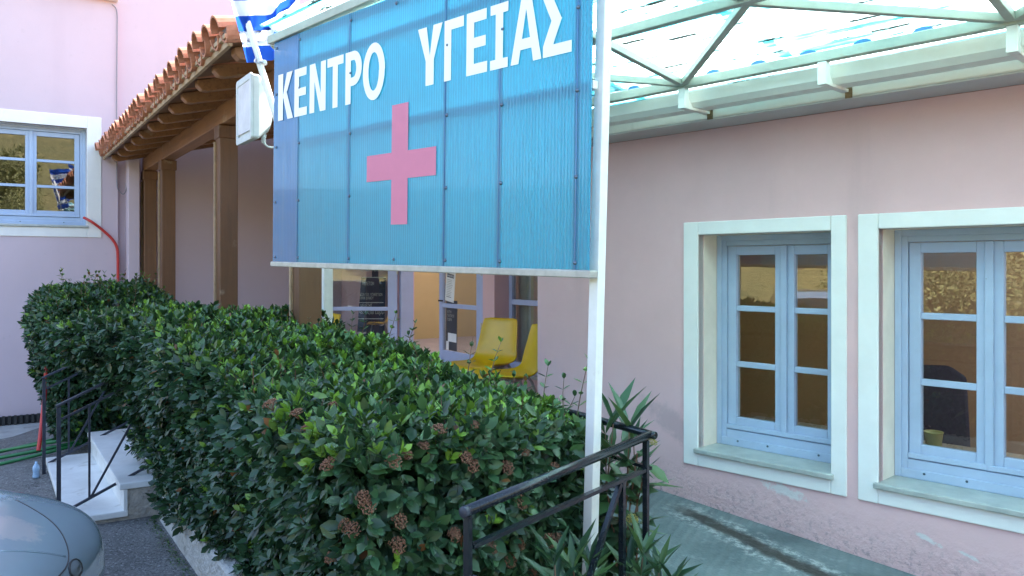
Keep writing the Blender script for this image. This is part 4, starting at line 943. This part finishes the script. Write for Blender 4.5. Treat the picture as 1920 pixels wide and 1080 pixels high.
# oleanders: whorls of narrow leaves
OM = [leaves_mesh('narrow_leaf', np.zeros((1, 3)), np.array([[1., 0, 0]]), np.array([[0, 0, 1.]]), np.ones(1), np.array([t_]), np.array([s_]), OV, 'leaf2') for t_, s_ in ((.05, .4), (.15, .6), (.25, .75), (.1, .9), (.45, .7))]
def oleander(label, stems, seed):
    rng = random.Random(seed); b0 = stems[0][0]; t = thing('oleander', label, 'plant', None, (b0[0], b0[1], b0[2]), 0, 'oleanders by the ramp railing'); mb = MB(); org = Vector(b0)
    for (b, e, whorls, ln) in stems:
        b, e = Vector(b), Vector(e); m_ = (b+e)/2+Vector((rng.uniform(-.03, .03), rng.uniform(-.03, .03), 0)); path = catmull([b-org, m_-org, e-org], 5)
        mb.tube(path, [.006-.0004*i for i in range(len(path))], 6)
        for w_ in range(whorls):
            k = len(path)-1-w_*1.35; i0 = max(0, int(k)); c = path[i0]; ax = (path[-1]-path[-2]).normalized(); n_ = 4 if w_ == 0 else 5
            for j in range(n_):
                a0 = j*6.283/n_+w_*.7+rng.uniform(-.25, .25); u = ax.orthogonal().normalized(); v_ = ax.cross(u); o_ = u*math.cos(a0)+v_*math.sin(a0)
                f = (ax*(1.15-.36*w_+rng.uniform(-.2, .25))+o_*(.72+.14*w_)-Vector((0, 0, .05*w_))).normalized(); nn = (ax-o_*.5); y = nn.cross(f).normalized(); z_ = f.cross(y)
                lo = bpy.data.objects.new('narrow_leaf', rng.choice(OM)); C.objects.link(lo); lo.parent = t
                lo.matrix_local = Matrix.Translation(c) @ Matrix((f, y, z_)).transposed().to_4x4() @ Matrix.Scale(ln*rng.uniform(.75, 1.15), 4)
    mb.build('stem', 'stem', t, smooth=True); return t
def wpt(px, py, Yd): return ((px-960)/1500*Yd, Yd, 1.6-(py-500)/1500*Yd)
oleander('tall oleander shoot rising behind the far end of the black handrail',
    [((.36, 2.98, .25), wpt(1150, 795, 2.98), 5, .20), ((.40, 2.96, .25), wpt(1180, 808, 2.95), 5, .19), ((.38, 3.0, .25), wpt(1135, 815, 3.0), 4, .13), ((.44, 2.98, .25), wpt(1188, 830, 2.98), 4, .14), ((.42, 2.95, .25), wpt(1195, 905, 2.95), 3, .13)], 1)
oleander('low oleander in front of the white sign post at the bottom edge',
    [((.19, 2.56, .25), wpt(1075, 1070, 2.55), 4, .17), ((.16, 2.52, .25), wpt(1040, 1060, 2.5), 3, .14), ((.24, 2.6, .25), wpt(1105, 1060, 2.58), 4, .14)], 2)
oleander('low oleander spreading over the ramp right of the last railing post',
    [((.44, 2.72, .22), wpt(1205, 1045, 2.70), 5, .165), ((.47, 2.72, .22), wpt(1235, 1075, 2.68), 4, .15), ((.43, 2.76, .22), wpt(1180, 1075, 2.72), 4, .14), ((.5, 2.7, .22), wpt(1262, 1095, 2.66), 4, .14)], 3)
# broad-leaved twig at the rail's end with yellowish buds
tw = thing('budding_twig', 'laurustinus twig with yellowish buds hanging round the end of the black handrail', 'twig', None, (.40, 2.92, .30))
mb = MB(); org = Vector((.40, 2.92, .30)); PP, FF, NN, SS = [], [], [], []
for (qx, qy) in ((1195, 850), (1212, 870), (1180, 880), (1160, 900), (1168, 960), (1150, 990), (1140, 930)):
    e = Vector(wpt(qx, qy, 2.90))-org; path = catmull([(0, 0, 0), e*.5+Vector((0, .03, .05)), e], 5); mb.tube(path, .003, 5)
    for j in range(10):
        c = path[-1-min(j, len(path)-1)]; a0 = j*1.6+qx; PP.append(c); FF.append(Vector((math.cos(a0), math.sin(a0)*.6, random.uniform(-.6, .25)))); NN.append(Vector((.1*math.cos(a0), -.5, 1))); SS.append(random.uniform(.06, .105))
mb.build('stem', 'stem', tw)
for c, f, n_, s_ in zip(PP, FF, NN, SS):
    f = f.normalized(); y = n_.cross(f).normalized(); z_ = f.cross(y)
    lo = bpy.data.objects.new('leaf', [k for k in bpy.data.meshes if k.name.startswith('leaf') and len(k.vertices) == 8][random.randrange(5)]); C.objects.link(lo); lo.parent = tw
    lo.matrix_local = Matrix.Translation(c) @ Matrix((f, y, z_)).transposed().to_4x4() @ Matrix.Scale(s_, 4)
fy = fm.build('bud_cluster', 'flower_y', tw); fy.location = Vector(wpt(1223, 830, 2.86))-org; fy.scale = (.7,)*3; fy.rotation_euler = (.8, .3, 0)
fy2 = copy(fy, tw, Vector(wpt(1184, 975, 2.80))-org, (1.2, .2, 0)); fy2.scale = (.9, .9, 1.6)

# moss along the planter foot
rng = np.random.default_rng(5); n = 900
u = rng.random(n); pm = np.stack([-.3+3.6*u, KF-.02-np.abs(rng.normal(size=n))*.03, .002+0*u], 1)
me = leaves_mesh('weeds', pm, rng.normal(size=(n, 3))*np.array([1, 1, .3])+np.array([0, 0, .5]), np.tile([[0, 0, 1.]], (n, 1)), .008+.012*rng.random(n), .1+.4*rng.random(n), rng.random(n))
o = inframe(bpy.data.objects.new('weeds', me), P); C.objects.link(o); o['kind'] = 'stuff'; o['label'] = 'low weeds and moss at the foot of the planter wall'

# ================================================================== FLAG, FLOODLIGHT
YF = 4.52
fp = thing('flagpole', 'white pole leaning out from the sign with a draped blue and white striped flag', 'flag', None, wpt(513, 205, YF))
org = Vector(wpt(513, 205, YF)); pt_ = lambda px, py, Yd=YF: Vector(wpt(px, py, Yd))-org
MB().tube([pt_(530, 262), pt_(513, 205), pt_(448, -12), pt_(430, -72)], .0185, 14).build('pole', 'white_paint', fp, smooth=True)
MB().lathe(pt_(493, 118), [(.019, -.012), (.023, -.01), (.023, .01), (.019, .012)], 12, (-.28, 0, 1)).build('clamp', 'cable_white', fp)
MB().tube(catmull([pt_(480, 108, 4.5), pt_(477, 115, 4.48), pt_(484, 118, 4.48), pt_(492, 116, 4.49)], 5), .004).build('ring', 'chrome', fp)
MB().tube(catmull([pt_(486, 118, 4.5), pt_(492, 132, 4.485), pt_(500, 150, 4.49), pt_(509, 180, 4.49)], 5), .0025).build('halyard', 'cable_white', fp)
cols = [((463, 117), (-7.5, -29), 4.52), ((476, 117), (-5, -29), 4.50), ((489, 114), (-3.5, -28.5), 4.56), ((515, 111), (-2.5, -28), 4.60), ((516, 88), (1, -25), 4.64), ((511, 68), (5, -21), 4.60), ((528, 62), (5, -22), 4.56), ((545, 56), (3, -25), 4.58), ((568, 46), (-4, -26), 4.57)]
rows = []; nst = 9; sub_ = 3
for r_ in range(nst*sub_+1):
    t_ = r_/sub_; row = []
    for (b, d_, yd) in cols: row.append(pt_(b[0]+d_[0]*t_, b[1]+d_[1]*t_, yd+.012*math.sin(t_*1.7+b[0]*.05)))
    rows.append(catmull(row, 4))
mb = MB()
for r_ in range(len(rows)-1): mb.quadgrid([rows[r_], rows[r_+1]], mi=0 if (r_//sub_) % 2 == 0 else 1)
me_o = mb.build('flag', ['flag_blue', 'flag_white'], fp, smooth=True)
bm = bmesh.new(); bm.from_mesh(me_o.data); bmesh.ops.remove_doubles(bm, verts=bm.verts, dist=.0005); bm.to_mesh(me_o.data); bm.free(); me_o.data.polygons.foreach_set('use_smooth', [True]*len(me_o.data.polygons))
for k in ('flag_white', 'flag_blue'):
    n = M[k].node_tree; b = n.nodes['Principled BSDF']; out = [q for q in n.nodes if q.type == 'OUTPUT_MATERIAL'][0]; t_ = n.nodes.new('ShaderNodeBsdfTranslucent'); mx = n.nodes.new('ShaderNodeMixShader'); mx.inputs[0].default_value = .5
    t_.inputs[0].default_value = (.85, .88, .95, 1) if k == 'flag_white' else (.02, .10, .55, 1)
    n.links.new(b.outputs[0], mx.inputs[1]); n.links.new(t_.outputs[0], mx.inputs[2]); n.links.new(mx.outputs[0], out.inputs[0])

FY = 4.72
fl = thing('floodlight', 'pale grey weathered floodlight facing left behind the edge of the sign', 'floodlight', None, wpt(478, 208, FY), P.ang-math.radians(0))
# local x towards the viewer (porch frame), y to the right; it faces -y
mb = MB(); hw_, hh = .155, .185
def ringz(y, wx, hz, ch): return [(-wx+ch, y, -hz), (wx-ch, y, -hz), (wx, y, -hz+ch), (wx, y, hz-ch), (wx-ch, y, hz), (-wx+ch, y, hz), (-wx, y, hz-ch), (-wx, y, -hz+ch)]
mb.quadgrid([ringz(-.055, hw_, hh, .012), ringz(-.02, hw_, hh, .012), ringz(.05, hw_*.8, hh*.72, .03), ringz(.075, hw_*.6, hh*.5, .03)], True)
mb.f.append(tuple(range(31, 23, -1))); mb.mi.append(0); mb.f.append(tuple(range(8))); mb.mi.append(0)
mb.build('housing', 'lamp_body', fl, bevel=.005)
mb = MB(); mb.quadgrid([ringz(-.056, hw_+.006, hh+.006, .014), ringz(-.068, hw_+.006, hh+.006, .014), ringz(-.068, hw_-.02, hh-.03, .01), ringz(-.062, hw_-.022, hh-.032, .01), ringz(-.056, hw_-.022, hh-.032, .01)], True); mb.build('front_frame', 'lamp_body', fl, bevel=.002)
MB().box(-hw_+.022, hw_-.022, -.064, -.060, -hh+.05, hh-.032).build('glass', 'lamp_glass', fl)
MB().tube([(.02, .06, .0), (.02, .24, .01)], .02, 10).build('arm', 'rust', fl, smooth=True)
MB().lathe((.0, .05, -.155), [(.0, -.03), (.013, -.03), (.013, .0), (.016, .0), (.016, .02)], 10).build('cable_gland', 'lamp_body', fl)
MB().tube(catmull([(.0, .05, -.18), (.0, .08, -.205), (.0, .14, -.2), (.02, .22, -.17)], 6), .006).build('cable', 'cable_white', fl, smooth=True)

# ================================================================== HOSES AND CABLES
def wl_pt(px, py, off=.03):
    h = P.hit(px, py, 0, -6.22+off); return P.W(h.x, h.y, h.z)
pts = [wl_pt(157, 408, .0), wl_pt(172, 416, .06), wl_pt(192, 431, .04), wl_pt(210, 448, .035), wl_pt(219, 464, .03), wl_pt(221, 485, .03), wl_pt(221, 540, .03), wl_pt(221, 600, .03)]
pts += [P.W(-5.6, -.9, .55), P.W(-4.5, -1.50, .52), Vector(wpt(92, 668, 6.9)), Vector(wpt(84, 740, 6.75)), Vector(wpt(76, 815, 6.6)), Vector(wpt(72, 845, 6.55))]
pts[8:10] = [P.W(-6.1, -.8, 1.2), P.W(-5.0, -1.05, 1.0)]
o = MB().tube(catmull(pts, 8), .017, 8).build('red_hose', 'hose_red', smooth=True); tag(o, 'red hose running from the left window down past the stair railing', 'hose')
mb = MB()
def gp_(x, y): return Vector((x, y, ground_z(x, y)+.016))
path = [gp_(-6.2, 7.35), gp_(-5.4, 7.22), gp_(-4.6, 7.3), gp_(-4.15, 7.5), gp_(-3.85, 7.85), gp_(-4.0, 8.1)+Vector((0, 0, .02)), gp_(-4.5, 7.7)+Vector((0, 0, .03)), gp_(-5.2, 7.05)+Vector((0, 0, .03)), gp_(-5.0, 6.75), gp_(-4.4, 6.9), gp_(-3.9, 7.2)+Vector((0, 0, .03)), gp_(-3.75, 7.6)+Vector((0, 0, .035)), gp_(-4.3, 7.42)+Vector((0, 0, .05)), gp_(-5.0, 7.5)+Vector((0, 0, .035)), gp_(-6.0, 7.6)]
o = MB().tube(catmull(path, 10), .016, 8).build('garden_hose', 'hose_green', smooth=True); tag(o, 'green garden hose coiled loosely on the ground beside the steps', 'hose')
bt = MB().lathe((0, 0, 0), [(0, 0), (.032, 0), (.034, .02), (.028, .055), (.034, .09), (.03, .12), (.012, .145), (.012, .165), (0, .166)], 12).build('plastic_bottle', mat('bottle_plastic', (.35, .52, .70), .2, .2, 20), smooth=True)
bt.scale = (.75, .75, .75); bt.location = (-3.64, 6.12, -.015); tag(bt, 'crumpled pale blue plastic bottle at the foot of the far stair railing', 'bottle')
pts = [wl_pt(210, 8, .015), wl_pt(219, 20, .015), wl_pt(220, 60, .015), wl_pt(219, 150, .015), wl_pt(219, 250, .015), wl_pt(219, 340, .015), wl_pt(224, 358, .03), wl_pt(232, 364, .05), wl_pt(238, 352, .06), wl_pt(240, 335, .06), wl_pt(248, 322, .06), wl_pt(257, 302, .1)]
o = MB().tube(catmull(pts, 6), .007, 6).build('wall_cable', 'cable', smooth=True); tag(o, 'thin grey cable running down the corner of the left wall to the porch', 'cable')

# ================================================================== CAR (its nose is in view)
car = thing('parked_car', 'grey blue car with faded bonnet parked nose first at the lower left', 'car', None, (-1.64, 2.86, 0), math.radians(8))
car.scale = (1, 1, .89)
# local x forward (0 = nose), y left; sections from nose back
secs = []
def sec(x, hw, zlo, zsh, zcr):       # half width, bottom, shoulder height, crown height
    return [(x, hw*q, z) for q, z in ((-.86, zlo), (-.98, zlo+.08), (-1, (zlo+zsh)/2), (-.97, zsh-.04), (-.90, zsh+.01), (-.72, zsh+(zcr-zsh)*.55), (-.40, zsh+(zcr-zsh)*.88), (0, zcr), (.40, zsh+(zcr-zsh)*.88), (.72, zsh+(zcr-zsh)*.55), (.90, zsh+.01), (.97, zsh-.04), (1, (zlo+zsh)/2), (.98, zlo+.08), (.86, zlo))]
rows = [sec(-.0, .50, .26, .44, .46), sec(-.03, .62, .22, .50, .535), sec(-.09, .72, .2, .56, .60), sec(-.18, .78, .2, .61, .655), sec(-.32, .82, .2, .655, .705), sec(-.6, .85, .2, .71, .775), sec(-.95, .86, .2, .76, .84), sec(-1.2, .86, .2, .80, .88), sec(-2.2, .86, .2, .84, .90), sec(-3.2, .86, .2, .86, .92), sec(-3.7, .82, .22, .85, .93), sec(-3.9, .74, .26, .78, .84), sec(-3.95, .66, .3, .6, .62)]
mb = MB(); mb.quadgrid(rows); mb.f.append(tuple(range(15))); mb.mi.append(0); L_ = len(rows)-1; mb.f.append(tuple(L_*15+i for i in range(14, -1, -1))); mb.mi.append(0)
bd = mb.build('body', 'car', car, smooth=True); ss = bd.modifiers.new('sub', 'SUBSURF'); ss.levels = ss.render_levels = 2
gh = [[(x, q*wd, z) for q in (-1, -.9, -.5, 0, .5, .9, 1)] for x, wd, z in ((-1.12, .74, .84), (-1.75, .62, 1.36), (-2.0, .60, 1.43), (-3.0, .60, 1.44), (-3.4, .62, 1.36), (-3.78, .72, .90))]
mb = MB(); mb.quadgrid(gh[:2]); mb.quadgrid(gh[4:]); mb.build('windscreen', 'car_glass', car, smooth=True)
mb = MB(); mb.quadgrid(gh[1:5]); mb.build('roof', 'car', car, smooth=True)
for sg_ in (-1, 1):
    mb = MB(); mb.prism([(-1.12, sg_*.745, .84), (-1.75, sg_*.625, 1.36), (-2.0, sg_*.605, 1.42), (-3.0, sg_*.605, 1.43), (-3.4, sg_*.625, 1.36), (-3.78, sg_*.725, .90)], (0, -sg_*.01, 0)); mb.build('side_window', 'car_glass', car)
    for xw in (-.78, -3.15):
        wc = (xw, sg_*.78, .30); o_ = MB().lathe(wc, [(.18, -.09), (.29, -.085), (.30, -.05), (.30, .05), (.29, .085), (.18, .09)], 28, (0, 1, 0)).build('wheel', 'tyre', car, smooth=True)
        MB().lathe((xw, sg_*.86, .30), [(0, .0), (.05, .01), (.17, .0), (.185, .012)], 20, (0, sg_, 0)).build('rim', 'chrome', o_)
    mb = MB(); mb.box(-1.55, -1.40, sg_*.93-.07, sg_*.93+.07, .90, 1.02); mb.build('mirror', 'car', car, bevel=.03)
MB().box(-.02, .035, -.45, .45, .24, .30).build('bumper_strip', 'black_plastic', car, bevel=.01)
bpy.context.view_layer.update(); dgr = bpy.context.evaluated_depsgraph_get(); dgr.update(); be = bd.evaluated_get(dgr); inv = be.matrix_world.inverted()
def on_car(px, py, lift=.0):
    o_ = inv @ Vector((0, 0, 1.6)); d_ = (inv @ Vector(((px-960)/1500*5, 5, 1.6-(py-500)/1500*5)))-o_
    ok, loc, no, _ = be.ray_cast(o_, d_.normalized()); return loc+no*lift if ok else None
def car_path(name, pix, r, m):
    pts = [q for q in (on_car(*p_, .0015) for p_ in pix) if q is not None]
    if len(pts) > 2: MB().tube(catmull(pts, 4), r, 6).build(name, m, car, smooth=True)
car_path('bonnet_gap', [(30, 938), (62, 955), (92, 975), (112, 996), (124, 1020), (128, 1044), (122, 1066), (100, 1090)], .0028, 'black_plastic')
car_path('bonnet_crease', [(0, 1034), (40, 1034), (80, 1037), (122, 1044)], .0035, 'car')
hp = [[on_car(cx_+rx_*math.cos(t_*.5236)*k_, cy_+ry_*math.sin(t_*.5236)*k_, .004+.010*(1-k_*k_)) for t_ in range(12)] for k_ in (1.0, .75, .45, .1) for cx_, cy_, rx_, ry_ in ((140, 1066, 12, 17),)]
if all(q is not None for r_ in hp for q in r_):
    mb = MB(); mb.quadgrid([[tuple(q-Vector((0, 0, .0))) for q in r_] for r_ in hp], True); mb.build('headlight', 'light_glass', car, smooth=True)
    MB().tube([hp[0][i % 12] for i in range(13)], .004, 6).build('headlight_trim', 'black_plastic', car, smooth=True)
fp_ = on_car(22, 990)
nb = NB(M['car']); fl_ = nb.step(nb.math('ADD', nb.blob(nb.sep.outputs[0], fp_.x, nb.sep.outputs[1], fp_.y, .15, .15), nb.math('MULTIPLY', nb.noise(14, 8, rough=.75), 1.6)), 1.35, 1.6, 1, 0)
nb.over(nb.math('MULTIPLY', fl_, .8), (.50, .51, .52))
# ================================================================== WHAT STANDS BEHIND THE VIEWER (seen in the panes)
def hill_z(x, y):
    r = math.hypot(x-2, y-2); a_ = math.atan2(y-2, x-2); k = min(1, max(0, (r-15)/40)); dev = abs(((a_+math.pi*.55+math.pi) % (2*math.pi))-math.pi); back = 1-.5*min(1, max(0, (dev-1.05)/.35))
    return 15*k*back-.5+.5*math.sin(x*.3)*k
mb = MB(); mb.quadgrid([[(2+r*math.cos(a_), 2+r*math.sin(a_), hill_z(2+r*math.cos(a_), 2+r*math.sin(a_))) for a_ in [2.3+4.0*i/40 for i in range(41)]] for r in (14, 17, 20, 24, 28, 34, 40, 48, 58, 75, 110)]); structure(mb.build('hillside', 'hill', smooth=True))
rng = np.random.default_rng(21)
def tree_parts():
    cl = rng.normal(size=(26, 3)); cl = unit(cl)*(rng.random((26, 1))**.4)*np.array([1.7, 1.7, 1.3])+np.array([0, 0, 3.0]); n = 15000
    c = cl[rng.integers(0, 26, n)]; o_ = unit(rng.normal(size=(n, 3))); p = c+o_*(.55+.25*rng.random((n, 1)))
    crown = leaves_mesh('crown', p, rng.normal(size=(n, 3)), o_+np.array([0, 0, .6]), .07+.06*rng.random(n), .25+.6*rng.random(n), rng.random(n), LV, 'tree_leaf')
    mb = MB(); mb.tube(catmull([(0, 0, -.5), (.1, 0, .8), (0, .1, 2)], 4), [.22-.012*i for i in range(9)], 8)
    for i in range(6): mb.tube(catmull([(0, .05, 1.6), cl[i]*np.array([.5, .5, .75]), cl[i]], 4), [.09-.009*k for k in range(9)], 6)
    return crown, mb.mesh('trunk')
cr_, tk_ = tree_parts(); tk_.materials.append(M['bark'])
spots = [(-9.5, -1.4), (-12, -3.6), (-13.5, -5.5), (-15, -3), (-17, -7), (-11, -9), (-20, -2), (-6, -15), (5, -16), (9, -13), (12, -18)]
for i, (x, y) in enumerate(spots):
    t = thing('hillside_tree', 'yellow green tree on the hillside opposite, seen only mirrored in the window panes', 'tree', None, (x, y, (hill_z(x, y) if math.hypot(x-2, y-2) > 14 else 0)-(1.75 if i < 4 else 0)), i*1.9, 'trees on the hillside opposite')
    s_ = .85+.5*((i*37) % 11)/11; t.scale = (s_, s_, s_)
    for nm, me in (('crown', cr_), ('trunk', tk_)):
        o = bpy.data.objects.new(nm, me); C.objects.link(o); o.parent = t
